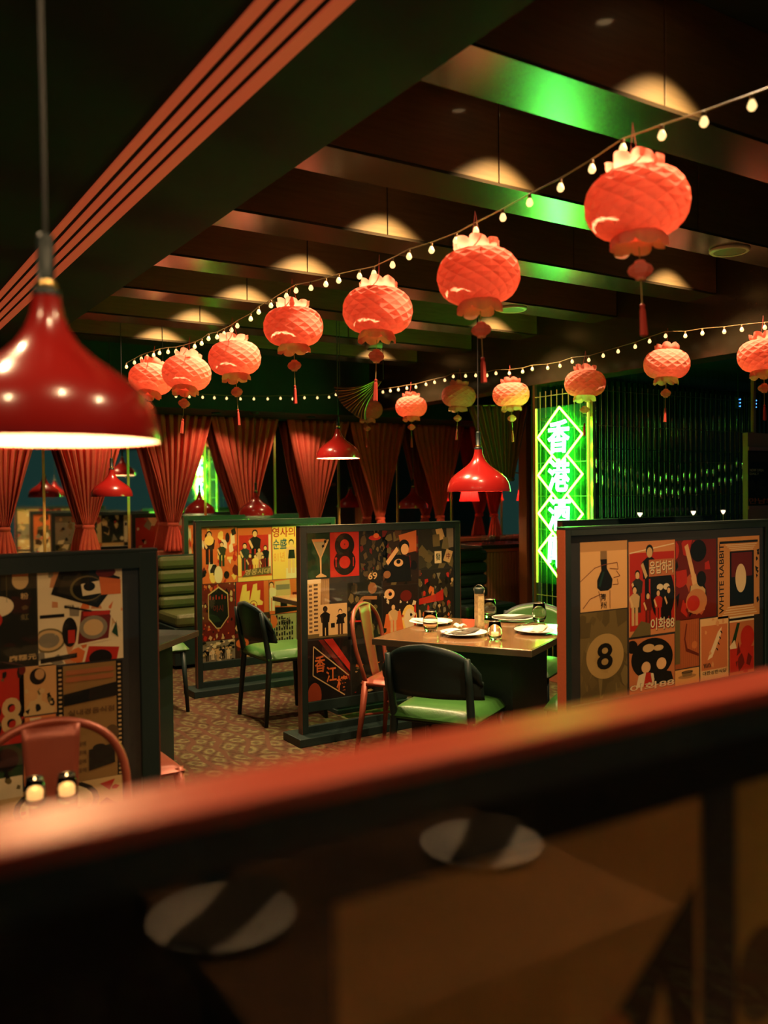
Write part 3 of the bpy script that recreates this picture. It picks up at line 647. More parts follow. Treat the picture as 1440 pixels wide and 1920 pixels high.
# --- partition at the left, with the film strip
P3 = Part(-.16, 1.04, 3.16, 1.31, 'poster partition at the left edge with film strip and number eighty eight', fr=.068)
q = P3.poster(-40, 1066, 69, 1252, (26, 28, 22)); q.ell(.72, .93, .145, .10, TAN).ell(.33, .66, .27, .11, CREAM).ell(.2, .52, .2, .10, RED).line((.48, 1), (.48, .7), .008, OLIVE).text('粉', .72, .72, .86, .79, TAN).text('金', .73, .60, .86, .66, OLIVE).text('虹', .72, .50, .86, .565, OLIVE).text('麻糯元', .50, .06, .98, .125, TAN).rect(.58, .97, .86, 1, ORANGE); P3.put(q, 'black print with pale discs and gold characters')
q = P3.poster(71, 1062, 230, 1242, CREAM)
q.scatter(31, (TAN, ORANGE, (210, 140, 90), GREY), 20, size=(.05, .12)).poly([(.25, 1), (.72, 1), (.98, .9), (.70, .58), (.15, .76)], INK).poly([(.3, .95), (.66, .95), (.9, .88), (.68, .64), (.22, .78)], (44, 40, 30)).ell(.57, .80, .20, .14, OLIVE).ell(.58, .80, .18, .125, INK).poly([(.5, .85), (.72, .88), (.74, .74), (.52, .72)], CREAM).ell(.6, .82, .07, .05, INK).poly([(.72, .92), (.98, .88), (.98, .72), (.74, .72)], ORANGE).ell(.8, .97, .12, .06, DKRED)
q.ell(.12, .27, .19, .13, OLIVE).ell(.12, .27, .165, .112, TAN).ell(.12, .27, .12, .08, GREY).rect(.02, .51, .30, .545, INK).ell(.36, .34, .09, .16, INK).rect(.34, .22, .42, .36, RED).poly([(.48, .58), (.88, .56), (.84, .22), (.42, .18)], CREAM).poly([(.5, .56), (.86, .54), (.82, .24), (.45, .20)], DKRED).ell(.64, .37, .17, .13, GREY).ell(.64, .37, .12, .09, TAN)
q.rect(.52, .50, .84, .545, RED).poly([(.56, .19), (.98, .14), (.94, 0), (.50, 0)], CREAM).poly([(.58, .17), (.95, .13), (.92, 0), (.53, 0)], RED).ell(.72, .03, .14, .09, INK).poly([(.02, .08), (.44, .11), (.44, .06), (.02, .03)], INK).poly([(.84, .5), (.90, .7), (.98, .7), (.98, .3)], CREAM).poly([(.86, .3), (.92, .42), (.94, .24)], GREEN).line((.3, .62), (.62, .55), .02, INK).text('OIVA', .3, .60, .42, .635, INK); P3.put(q, 'collage of records, plates and snapshots')
q = P3.poster(107, 1244, 231, 1462, (150, 112, 62)); q.rect(0, 0, .10, 1, INK).rect(.90, 0, 1, 1, INK)
for k in range(26): q.rect(.03, .01 + .038 * k, .075, .026 + .038 * k, TAN); q.rect(.925, .01 + .038 * k, .97, .026 + .038 * k, TAN)
q.poly([(.1, .66), (.9, .70), (.9, .82), (.1, .76)], INK).rect(.14, .86, .86, .90, (170, 100, 60)).rect(.14, .92, .86, .96, (170, 100, 60)); [q.text('음식점에', .14, .30 - .075 * k, .42, .34 - .075 * k, (84, 58, 34)) for k in range(4)]
q.text('실내경음식점', .16, .57, .86, .62, (96, 66, 38)).ell(.82, .38, .11, .07, (94, 70, 42)).poly([(.46, .08), (.86, .12), (.86, .29), (.46, .26)], INK).ell(.62, .27, .1, .03, INK); P3.put(q, 'tan film strip print with black sewing machine')
q = P3.poster(-40, 1256, 46, 1398, RED); q.text('88', .04, .10, .97, .60, INK).text('88', .0, .13, .93, .62, TAN).scatter(33, (OLIVE, INK), 6, box=(0, .8, 1, 1), size=(.03, .1)); P3.put(q, 'red print with tan number eighty eight')
q = P3.poster(36, 1248, 106, 1340, (214, 160, 100)); q.ell(.5, .78, .22, .17, INK).ell(.55, .82, .13, .11, (200, 150, 96)).poly([(.1, .05), (.3, .3), (.6, .28), (.95, .1), (.9, 0), (.1, 0)], TAN).scatter(34, (INK, OLIVE, TAN), 14, box=(.15, .05, .9, .55), size=(.04, .10)).ell(.08, .95, .1, .1, DKRED); P3.put(q)
q = P3.poster(44, 1342, 106, 1470, (222, 130, 74)); q.poly([(.2, .98), (.55, .98), (.5, .7), (.3, .68)], CREAM).ell(.42, .6, .26, .13, DKRED).poly([(0, .3), (.9, .5), (1, .2), (.1, .05)], TAN).line((.05, .4), (.6, .52), .03, GREY); P3.put(q)
q = P3.poster(-40, 1400, 42, 1500, GREEN); q.ell(.62, .72, .3, .22, INK).rect(.3, 0, 1, .4, CREAM).scatter(36, (INK, OLIVE, CREAM), 16, size=(.04, .1)); P3.put(q)
q = P3.poster(0, 1472, 231, 1640, TAN); q.ell(.45, .75, .35, .3, INK).ell(.45, .75, .3, .25, CREAM).scatter(37, (INK, CREAM, RED, OLIVE), 30, size=(.03, .1)); P3.put(q)
P3.back(8)

# --- partition at the right, with the number eight disc
P4 = Part(2.60, 4.0, 2.68, 1.352, 'poster partition at the right with round number eight and rabbit posters', fr=.036, zpic=(.60, None), edge=EDGE)
q = P4.poster(1088, 1015, 1176, 1144, (240, 184, 116)); q.rect(0, .86, 1, 1, (206, 152, 92)).rect(.42, .74, .56, .86, (150, 116, 74)).poly([(.42, .74), (.56, .74), (.56, .60), (.68, .44), (.66, .32), (.58, .28), (.42, .28), (.35, .33), (.35, .44), (.44, .58)], INK).poly([(.47, .56), (.51, .56), (.42, .34), (.38, .36)], (30, 60, 46))
for a, b in (((.0, .44), (.30, .62)), ((.30, .62), (.50, .66)), ((.50, .66), (.78, .68)), ((.78, .68), (.80, .58)), ((.80, .58), (.62, .60)), ((.76, .56), (.84, .48)), ((.84, .48), (.70, .46)), ((.78, .44), (.80, .36)), ((.80, .36), (.68, .36)), ((.05, .05), (.2, .18)), ((.2, .18), (.45, .24)), ((.38, .28), (.45, .05)), ((.62, .28), (.62, .02))): q.line(a, b, .012, (120, 60, 34))
q.text('靑', .42, .14, .54, .24, INK).text('州', .42, .02, .54, .12, INK); P4.put(q, 'print of a hand holding a dark bottle')
q = P4.poster(1088, 1146, 1176, 1318, (120, 100, 56)); q.scatter(41, ((108, 90, 50), (130, 110, 64), (98, 82, 46)), 26, size=(.06, .2)).ell(.52, .49, .40, .255, (184, 150, 88), 32).scatter(42, ((176, 142, 82), (190, 158, 96)), 8, box=(.35, .35, .7, .6), size=(.04, .1)).text('8', .34, .34, .68, .64, INK)
P4.put(q, 'weathered print of a black 8 in a pale circle')
q = P4.poster(1179, 1014, 1266, 1190, (214, 140, 84)); q.rect(.02, .06, .98, .88, RED).line((.02, .88), (.98, .96), .012, CREAM).person(.44, .30, .66, INK, skin=TAN).person(.18, .25, .45, (50, 50, 40)).person(.12, .12, .42, TAN).person(.40, .1, .36, DKRED).ell(.72, .42, .26, .28, INK, 28).ell(.66, .50, .07, .035, CREAM).ell(.80, .50, .07, .035, CREAM).person(.62, .12, .36, RED, skin=SKIN).person(.85, .14, .36, INK, skin=SKIN).rect(.42, .62, .98, .80, (190, 110, 64)).text('응답하리', .44, .64, .96, .78, INK).text('응답하리', .43, .645, .95, .785, CREAM).text('이화88', .46, .04, .98, .17, INK).text('이화88', .45, .045, .97, .175, CREAM).poly([(.02, .0), (.25, .16), (.45, .12), (.45, .0)], OLIVE); P4.put(q, 'film bill print with two faces and Korean lettering')
q = P4.poster(1180, 1194, 1265, 1318, (200, 120, 70)); q.ell(.5, .60, .46, .38, INK, 28).ell(.42, .80, .13, .075, TAN).ell(.64, .78, .11, .055, TAN).ell(.06, .86, .12, .12, INK).ell(.36, .50, .13, .13, INK).ell(.36, .45, .10, .105, SKIN).ell(.70, .54, .15, .15, INK).ell(.70, .48, .11, .11, SKIN).poly([(.14, .1), (.2, .32), (.36, .36), (.52, .32), (.56, .1)], CREAM).poly([(.3, .1), (.36, .36), (.46, .34), (.5, .1)], RED).poly([(.52, .1), (.56, .3), (.70, .36), (.92, .3), (.98, .1)], INK).text('이화88', .0, .02, 1, .17, INK).text('이화88', .01, .03, .99, .165, CREAM); P4.put(q, 'print of two women with speech bubbles and number 88')
q = P4.poster(1267, 1012, 1343, 1160, DKRED); q.scatter(44, (RED, (190, 90, 50), INK, DKRED), 22, size=(.06, .16)).ell(.55, .86, .2, .14, INK).line((.25, .94), (.42, .55), .09, SKIN).line((.42, .55), (.5, .35), .12, SKIN).poly([(.3, .1), (.36, .42), (.55, .46), (.72, .36), (.7, .1)], TAN).ell(.5, .22, .26, .16, (200, 130, 76)).ell(.42, .2, .16, .1, RED).ell(.62, .5, .12, .1, INK); P4.put(q)
q = P4.poster(1346, 1006, 1424, 1156, (212, 150, 84)); q.rect(.28, .14, .86, .82, INK).rect(.32, .50, .82, .80, DKRED).text('WHITE RABBIT', .03, .06, .14, .92, INK, vert=True).rect(.04, .92, .96, .95, INK)
for k in range(4): q.rect(.30 - .04 * k, .83 + .022 * k, .84 + .03 * k, .84 + .022 * k, CREAM); q.rect(.22 - .04 * k, .12 - .03 * k, .84 + .03 * k, .13 - .03 * k, CREAM)
q.ell(.54, .48, .13, .18, CREAM); q.scatter(45, (INK,), 8, box=(.92, .15, .97, .85), size=(.02, .05)); P4.put(q, 'print lettered white rabbit with a plain pale oval')
q = P4.poster(1266, 1161, 1311, 1252, (170, 90, 48)); q.rect(0, .1, .2, 1, OLIVE); [q.line((.28 + .085 * k, .02), (.28 + .085 * k, .98), .03, (190, 100, 56)) for k in range(8)]; q.poly([(.5, .9), (.42, .6), (.5, .4), (.98, .26), (.98, .2), (.44, .34), (.36, .6), (.46, .92)], (110, 40, 24)).ell(.8, .45, .12, .08, (206, 120, 64)); P4.put(q)
q = P4.poster(1266, 1254, 1311, 1318, (232, 172, 98)); q.ell(.5, .5, .38, .14, (180, 130, 76)).poly([(.26, .8), (.74, .8), (.68, .5), (.32, .5)], (140, 110, 66)).ell(.5, .8, .24, .09, INK).ell(.5, .81, .19, .065, (110, 84, 50)); P4.put(q, 'print of a coffee cup')
q = P4.poster(1313, 1158, 1366, 1286, (232, 190, 130)); q.rect(.04, .16, .96, .88, (206, 120, 70)).poly([(.25, .32), (.42, .36), (.72, .70), (.76, .84), (.62, .76), (.36, .46)], CREAM).scatter(47, ((222, 160, 100),), 8, size=(.03, .06)); [q.line((.12 + .05 * k, .27), (.16 + .05 * k, .20), .025, INK) for k in range(5)]; [q.line((.56 + .05 * k, .5 + .09 * k), (.62 + .05 * k, .46 + .09 * k), .025, INK) for k in range(4)]; q.text('대한성한식당', .08, .08, .92, .145, INK); P4.put(q)
q = P4.poster(1368, 1154, 1414, 1276, (200, 120, 70)); q.rect(0, .9, 1, 1, CREAM).rect(0, .93, 1, .97, INK).poly([(.05, .5), (.3, .88), (.42, .88), (.2, .5)], GREEN).poly([(0, .5), (.2, .6), (.3, .42), (.1, .36)], CREAM).ell(.72, .62, .28, .2, RED).rect(.02, .05, .98, .45, RED).scatter(48, (DKRED, RED), 12, box=(.1, .05, .9, .5), size=(.05, .15)); P4.put(q)
q = P4.poster(1313, 1288, 1424, 1330, (190, 120, 66)); q.scatter(49, (RED, TAN, INK), 12, size=(.06, .2)); P4.put(q)
P4.back(11)

# --- partition behind it, and the far one by the banquette
P5 = Part(4.12, 5.66, 4.27, 1.31, 'dark partition behind the right poster partition, only its top rail showing'); P5.back(14)
q = P5.poster(1075, 1010, 1150, 1200, TAN); P5.put(q)
P6 = Part(2.86, 4.06, 7.93, 1.31, 'far poster partition behind the olive banquette, near the curtains')
for k, (a, b) in enumerate(((351, 366), (367, 400), (401, 440))):
    q = P6.poster(a, 985, b, 1080, (ORANGE, TAN, CREAM)[k]); q.scatter(60 + k, (INK, RED, CREAM), 12, size=(.06, .2)); P6.put(q)
P6.back(17)

# --- the near partition right in front of the viewer
P0 = Part(-.55, 1.45, .49, 1.317, 'near partition in front of the viewer with red top, out of focus', th=.06, fr=.045, zpic=(.24, 1.278), edge=EDGE, cap=M('red_cap_wood', (.48, .062, .03), .44, noise=.2, nscale=6, stretch=(2, 20, 20), spec=.42))
def p0(x0, x1, z0, z1, bg): return Poster(x0 - P0.x0, x1 - P0.x0, z0, z1, bg)
q = p0(.283, .655, .3, 1.228, (206, 150, 84)); q.poly([(0, .82), (.45, .74), (1, .78), (1, .58), (.8, .62), (.42, .66), (.1, .5), (0, .55)], (196, 142, 80)).poly([(.05, .42), (.3, .66), (.62, .80), (.98, .92), (.98, .62), (.86, .84), (.72, .70), (.52, .58), (.36, .40)], (40, 34, 24)).poly([(.72, .5), (.98, .7), (.98, .3), (.66, .3)], INK).poly([(.4, .45), (.7, .62), (.66, .4), (.4, .3)], (150, 116, 64)).ell(.70, .80, .06, .03, (190, 120, 70)); P0.put(q, 'blurred tan print with dark diagonal shapes')
q = p0(.705, 1.1, .3, 1.228, (190, 150, 76)); q.ell(.1, .8, .1, .05, (90, 66, 36)).scatter(71, (OLIVE, INK, TAN), 12, box=(.3, 0, 1, 1), size=(.05, .15)); P0.put(q)
q = p0(1.11, 1.40, .3, 1.228, OLIVE); q.scatter(72, (INK, TAN), 12, size=(.05, .15)); P0.put(q)
q = p0(-.50, .28, .3, 1.228, (20, 22, 19)); P0.put(q, 'plain black print')
q = p0(-.50, 1.40, 1.229, 1.277, (18, 20, 18)); P0.put(q)
P0.back(20)

# ------------------------------------------------------------------ tables
def table(loc, rz, label, half=.425, top=TABLETOP):
    t = thing('dining_table', label, 'table', (*loc, 0), rz, 'square restaurant tables')
    h = half
    MB().box(-h, h, -h, h, .722, .75).build('table_top', top, t, bevel=.004)
    e = MB()
    for a in (0, 1): e.box(-h - .006, h + .006, (-h - .006) if a else h, -h if a else (h + .006), .716, .748); e.box((-h - .006) if a else h, -h if a else (h + .006), -h, h, .716, .748)
    e.build('edge_band', M('dark_edge_band', (.05, .035, .02), .25, coat=.4), t, bevel=.002)
    MB().box(-h * .66, h * .66, -h * .66, h * .66, .03, .722).build('pedestal', BLACK, t, bevel=.004)
    MB().box(-h * .72, h * .72, -h * .72, h * .72, 0, .03).build('base_plate', BLACK, t, bevel=.004)
    return t
TC = cw(.5125, 4.755); TR = heading(28)
table(TC, TR, 'square wooden table set with plates and glasses under the pendant lamp')
table((.13, 1.74), 0, 'wooden table at the lower left with two candle glasses', .425, M('matt_table_wood', (.09, .04, .02), .6, noise=.3, nscale=4, stretch=(3, 18, 3)))
table((3.25, 5.52), 0, 'wooden table hidden behind the martini poster partition')
table(cw(-1.40, 4.68), heading(12), 'black table standing right of the left poster partition', .30, BLACK)
table((.9, -.46), 0, 'wooden table beside the viewer, mirrored in the near partition glass', .40)

# ------------------------------------------------------------------ chairs
def seat_pad(w, d, z0, z1, mat, name, t):
    def f(u, v):
        a, b = (u - .5) * 2, (v - .5) * 2
        k = (1 - abs(a) ** 6) * (1 - abs(b) ** 6)
        return (a * w / 2 * (1 - .05 * (b < 0) * abs(b)), b * d / 2, z0 + (z1 - z0) * (k ** .35 if k > 0 else 0) + .008 * (1 - a * a) * (1 - b * b))
    m = MB().grid(f, 18, 18)
    m.box(-w / 2 + .006, w / 2 - .006, -d / 2 + .006, d / 2 - .006, z0 - .012, z0 + .004)
    return m.build(name, mat, t, smooth=True)
def green_chair(loc, rz, label):
    t = thing('green_chair', label, 'chair', (*loc, 0), rz, 'black framed chairs with green seats')
    seat_pad(.45, .44, .435, .485, GREENV, 'seat', t)
    MB().box(-.20, .20, -.19, .19, .405, .43).build('seat_frame', BLACK, t, bevel=.004)
    for sx in (-1, 1):
        MB().tube([(sx * .195, .18, .43), (sx * .215, .205, 0)], [.019, .013], 10).build('leg', BLACK, t, smooth=True)
        MB().tube([(sx * .215, -.235, 0), (sx * .20, -.20, .43), (sx * .205, -.235, .62), (sx * .205, -.255, .74)], [.014, .020, .018, .014], 10).build('leg', BLACK, t, smooth=True)
    def shell(off, w, z0, z1, th):
        def f(u, v):
            a = (u - .5) * 2 * w; z = z0 + (z1 - z0) * v - .035 * abs(u - .5) * 2 * (v > .5)
            return (a, -.265 + .30 * a * a / .26 + off - .04 * (v - .5), z - .10 * (abs(u - .5) * 2) ** 4 * (v))
        return f
    b = MB().grid(shell(0, .255, .545, .80, .02), 24, 8).build('backrest', BLACK, t, smooth=True, solid=.016)
    MB().grid(shell(.016, .235, .565, .79, .02), 24, 8).build('back_pad', GREENV, b, smooth=True, solid=.016)
def red_chair(loc, rz, label):
    t = thing('metal_chair', label, 'chair', (*loc, 0), rz, 'red metal cafe chairs')
    seat_pad(.38, .38, .43, .452, COPPERM, 'seat', t)
    pts = []
    for k in range(25):
        a = math.pi * k / 24; x = -.205 * math.cos(a) * (1 if abs(math.cos(a)) < .99 else 1)
        pts.append((x, -.205 - .05 * math.sin(a) ** .7, .62 + .235 * math.sin(a) ** .62))
    pts = [(-.165, -.165, .44), (-.185, -.185, .53)] + pts + [(.185, -.185, .53), (.165, -.165, .44)]
    MB().tube(pts, .0125, 8).build('back_hoop', COPPERM, t, smooth=True)
    MB().grid(lambda u, v: ((u - .5) * (.105 + .055 * v), -.175 - .075 * v ** .8 + .012 * (2 * u - 1) ** 2, .435 + .41 * v), 8, 10).build('back_splat', COPPERM, t, smooth=True, solid=.004)
    for sx in (-1, 1):
        for sy in (-1, 1):
            MB().tube([(sx * .165, sy * .165, .44), (sx * .185, sy * .18, .25), (sx * .215, sy * .21, 0)], [.022, .018, .012], 8).build('leg', COPPERM, t, smooth=True)
    MB().tube([(-.185, -.18, .25), (.185, .18, .25)], .007, 6).build('cross_brace', COPPERM, t)
    MB().tube([(.185, -.18, .25), (-.185, .18, .25)], .007, 6).build('cross_brace', COPPERM, t)
green_chair(cw(.31, 4.33), heading(28), 'green seated chair in front of the set table, back towards the viewer')
green_chair((2.64, 5.41), -math.pi / 2, 'black curved back chair in front of the skates poster partition')
green_chair(cw(.84, 5.36), heading(208), 'green chair on the far side of the set table near the neon sign')
green_chair(cw(1.07, 4.43), heading(-62), 'green chair between the set table and the right poster partition')
green_chair(cw(-1.66, 6.2), heading(60), 'black chair beside the black table, in front of the olive banquette')
red_chair(cw(.10, 5.08), heading(112), 'red metal chair left of the set table, hooped back')
red_chair((.52, 2.40), math.pi - .12, 'red metal chair with copper hoop at the lower left')
red_chair((1.0, 3.50), -math.pi / 2, 'red metal chair hidden behind the left poster partition')

# ------------------------------------------------------------------ banquettes
def bench(loc, rz, w, mat, label):
    t = thing('banquette', label, 'bench', (*loc, 0), rz, 'banquette benches')
    MB().box(-w / 2, w / 2, -.26, .26, .03, .36).build('base', BLACK, t, bevel=.006)
    MB().box(-w / 2 + .01, w / 2 - .01, -.28, .22, .362, .475).build('seat_cushion', mat, t, bevel=.03)
    MB().box(-w / 2, w / 2, .225, .27, .36, .96).build('back_frame', BLACK, t, bevel=.006)
    for k in range(4): MB().box(-w / 2 + .01, w / 2 - .01, .14, .224, .480 + .118 * k, .595 + .118 * k).build('back_roll', mat, t, bevel=.035)
bench((1.75, 8.25), 0, 1.9, OLIVEV, 'olive banquette with rolled back along the mirrored wall')
bench((3.20, 7.62), 0, 1.28, OLIVEV, 'olive banquette in front of the far partition')
bench((*cw(.83, 8.3),), 0, .62, BLACK, 'black high backed seat behind the dark poster collage')

# ------------------------------------------------------------------ tableware
def plate(x, y, z, label, r=.12, nap=None, rz=0, grp='plates on the set table'):
    t = thing('plate', label, 'plate', (x, y, z), rz, grp)
    MB().lathe([(.001, .004), (r * .55, .004), (r * .62, .007), (r * .97, .017), (r, .019), (r * .985, .0205), (r * .62, .011), (r * .55, .008), (.001, .008)], 40, cap0=False).build('dish', PORC, t, smooth=True)
    return t
def napkin(x, y, z, rz, label, mat, w=.07, l=.24, grp='napkins on the plates'):
    m = MB().grid(lambda u, v: ((u - .5) * w * (1 - .3 * v), (v - .5) * l, .004 + .010 * math.sin(math.pi * u) + .004 * math.sin(9 * v)), 10, 14)
    o = m.build('napkin', mat, None, (x, y, z), rz, smooth=True, solid=.004)
    tag(o, label, 'napkin', grp)
def fork(x, y, z, rz, label, spoon=False):
    t = thing('spoon' if spoon else 'fork', label, 'cutlery', (x, y, z), rz, 'cutlery on the set table')
    MB().tube([(0, -.10, .004), (0, .0, .006), (0, .04, .004)], [.004, .0025, .003], 6).build('handle', CHROME, t, smooth=True)
    if spoon: MB().lathe([(.001, 0), (.012, .001), (.019, .005), (.0205, .008)], 14, (0, .058, .001)).build('bowl', CHROME, t, smooth=True)
    else:
        MB().box(-.011, .011, .038, .056, .002, .006).build('root', CHROME, t)
        for k in range(4): MB().box(-.011 + .0062 * k, -.0078 + .0062 * k, .055, .095, .002, .005).build('tine', CHROME, t)
CRYS = M('clear_crystal', (1, .98, .94), .0)
CRYS.node_tree.nodes['Principled BSDF'].inputs['Transmission Weight'].default_value = 1.
CRYS.node_tree.nodes['Principled BSDF'].inputs['IOR'].default_value = 1.45
def tumbler(x, y, z, label, candle=False, s=1., fill=.3, grp='glasses on the set table'):
    t = thing('candle_glass' if candle else 'glass', label, 'glass', (x, y, z), 0, grp)
    R = .036 * s
    MB().lathe([(.0005, .001), (R * .72, .001), (R * .95, .012 * s), (R * 1.1, .034 * s), (R * 1.05, .062 * s), (R * .82, .105 * s), (R * .78, .105 * s), (R * 1.0, .062 * s), (R * 1.04, .036 * s), (R * .86, .018 * s), (.0005, .013 * s)], 28).build('bowl', CRYS, t, smooth=True)
    MB().lathe([(R * .80, .1035 * s), (R * .86, .1045 * s), (R * .86, .107 * s), (R * .80, .1075 * s)], 28).build('rim', CHROME, t, smooth=True)
    if candle:
        MB().lathe([(.001, .040), (.019, .040), (.019, .020), (.001, .020)], 16).build('wax', M('wax', (.9, .7, .4), .5, emit=(1, .5, .15), es=.5), t, smooth=True)
        MB().lathe([(.001, .041), (.005, .047), (.0055, .053), (.003, .063), (.001, .071)], 10).build('flame', WICK, t, smooth=True)
    return t
def tz(px, py, z=.75): p = onZ(px, py, z); return p.x, p.y
PL = [(808, 1170, 'plate by the metal chair, at the left of the set table'), (869, 1191, 'front plate with knotted napkin on the set table'), (962, 1163, 'plate at the back of the set table near the neon sign'), (1008, 1186, 'plate at the right corner of the set table')]
for k, (a, b, lab) in enumerate(PL):
    x, y = tz(a, b); plate(x, y, .75, lab, .125)
    napkin(x, y, .760, (.5, 1.9, 1.2, 2.2)[k], ('pale napkin on the left plate', 'dark napkin across the front plate', 'dark napkin on the back plate', 'pale napkin on the right corner plate')[k], NAPK if k in (1, 2) else NAPW)
x, y = tz(862, 1184); napkin(x, y, .775, .3, 'crumpled pale napkin knot on the front plate', NAPW, .05, .06)
for k, (a, b, lab, c) in enumerate(((807, 1184, 'tall stemless glass at the left of the set table', False), (918, 1158, 'plain glass behind the patterned tin', False), (928, 1200, 'candle glass glowing at the front of the set table', True), (1011, 1166, 'stemless glass at the right of the set table', False))):
    x, y = tz(a, b); tumbler(x, y, .75, lab, c, 1.05 if not c else .92)
for k, (a, b, r_, lab, sp) in enumerate(((884, 1186, 2.2, 'fork resting beside the front plate', False), (848, 1192, 1.6, 'spoon resting left of the front plate', True), (985, 1178, 1.9, 'fork resting by the right plate', False))):
    x, y = tz(a, b); fork(x, y, .768, r_, lab, sp)
x, y = tz(899, 1180)
t = thing('patterned_tin', 'tall patterned tin standing among the glasses on the set table', 'tin', (x, y, .75), .4)
MB().lathe([(.027, 0), (.027, .005), (.0265, .20)], 24, cap0=True).build('body', M('tin_print', (.33, .22, .10), .35, noise=.8, nscale=38), t, smooth=True)
MB().lathe([(.028, .198), (.028, .222), (.024, .230), (.001, .231)], 24).build('lid', BLACK, t, smooth=True)
MB().grid(lambda u, v: (.0272 * math.cos(3.4 + 1.7 * u), .0272 * math.sin(3.4 + 1.7 * u), .02 + .165 * v), 10, 4).build('label_print', M('tin_label', (.62, .42, .20), .5, noise=.9, nscale=55), t, smooth=True)
MB().tube([(0, -.028, .200), (0, -.034, .225), (0, -.012, .243), (0, .012, .243), (0, .034, .225), (0, .028, .200)], .002, 6).build('clip', CHROME, t, smooth=True)
# lower left table: candle glasses
for a, b, lab in ((66, 1512, 'candle glass at the very left of the lower left table'), (126, 1504, 'candle glass nearer the red chair on the lower left table')):
    x, y = tz(a, b); tumbler(x, y, .75, lab, True, .66, grp='candle glasses at the lower left')
# table beside the viewer: plates seen only as reflections in the near glass
for k, (x, lab) in enumerate(((.579, 'plate mirrored low in the left of the near partition glass'), (1.156, 'plate mirrored in the middle of the near partition glass'))):
    plate(x, -.45, .75, lab, .13, grp='plates beside the viewer')
    napkin(x + .01, -.45, .765, (.9, .9)[k], ('dark napkin across the left mirrored plate', 'dark napkin across the middle mirrored plate')[k], NAPK, .11, .27, grp='napkins beside the viewer')
for x, y, lab in ((.55, -.68, 'glass mirrored above the left mirrored plate'), (1.07, -.70, 'glass mirrored above the middle mirrored plate'), (.64, -.64, 'second glass mirrored above the left mirrored plate')):
    tumbler(x, y, .75, lab, False, 1., grp='glasses beside the viewer')

# ------------------------------------------------------------------ right background: counter, column, wall lamps, swags
t = thing('reeded_counter', 'reeded red brown counter left of the neon sign', 'counter', (5.88, 7.30, 0))
MB().box(0, .80, .03, .5, 0, .90).build('carcass', REED, t)
r = MB()
for k in range(19): r.box(.004 + .042 * k, .036 + .042 * k, 0, .03, 0, .86)
o = r.build('reeded_front', REED, t, bevel=.004); o['kind'] = 'stuff'
MB().box(-.02, .82, -.03, .52, .90, .94).build('counter_top', BLACK, t, bevel=.004)
MB().box(-.01, .81, -.012, .03, .865, .90).build('front_rail', EDGE, t, bevel=.003)
for k in range(5):
    x = 6.02 + .13 * k
    t = thing('drinking_glass', ('glass at the left end of the reeded counter', 'second glass from the left on the reeded counter', 'middle glass on the reeded counter', 'fourth glass from the left on the reeded counter', 'glass on the reeded counter nearest the wooden column')[k], 'glass', (x, 7.42 + .03 * (k % 2), .94), 0, 'glasses on the counter')
    MB().lathe([(.001, .002), (.026, .002), (.032, .09)], 18).build('bowl', GLASS, t, smooth=True)
    MB().lathe([(.0315, .088), (.0325, .091), (.031, .091)], 18).build('rim', CHROME, t, smooth=True)
cx, cy = cw(.1625 * 9.4, 9.4)
t = thing('wood_column', 'lit brown wooden column left of the neon sign', 'column', (cx, cy, 0), 0)
CW_ = M('column_wood', (.50, .20, .07), .4, noise=.25, nscale=6, stretch=(16, 16, 1))
MB().box(-.075, .075, -.06, .06, 0, 2.36).build('shaft', CW_, t, bevel=.004)
MB().box(-.095, -.055, -.085, -.055, 0, 2.36).build('corner_moulding', CW_, t, bevel=.004)
MB().box(.055, .095, -.085, -.055, 0, 2.36).build('corner_moulding', CW_, t, bevel=.004)
MB().box(-.11, .11, -.10, .08, 2.36, ZC).build('capital', BLACK, t)
def wall_lamp(px, py, label):
    p = onY(px, py, WBY - .32)
    t = thing('fringed_lamp', label, 'lamp', (p.x, p.y, p.z - .18), 0, 'red pleated wall lamps')
    MB().lathe([(.055, .30), (.075, .22), (.105, .05), (.12, 0)], 40, mod=lambda i, k: 1 + .035 * (-1) ** k).build('shade', paper_mat('red_silk_shade', (.75, .03, .035), (.95, .05, .05), .6), t)
    MB().tube([(0, 0, .12), (0, 0, .33), (0, .20, .36), (0, .32, .30)], .008, 8).build('bracket', BRASS, t, smooth=True)
    MB().lathe([(.001, .08), (.022, .10), (.026, .13), (.012, .17)], 14).build('bulb', M('lamp_bulb', (1, .8, .6), .4, emit=(1, .55, .3), es=10), t, smooth=True)
    light('POINT', t, (0, 0, .10), 2.2, (1, .45, .25), .03)
wall_lamp(880, 912, 'glowing red pleated wall lamp behind the left of the table lamp')
wall_lamp(986, 912, 'glowing red pleated wall lamp behind the right of the table lamp')
GOLD = M('gold_braid', (.55, .33, .10), .35, .6)
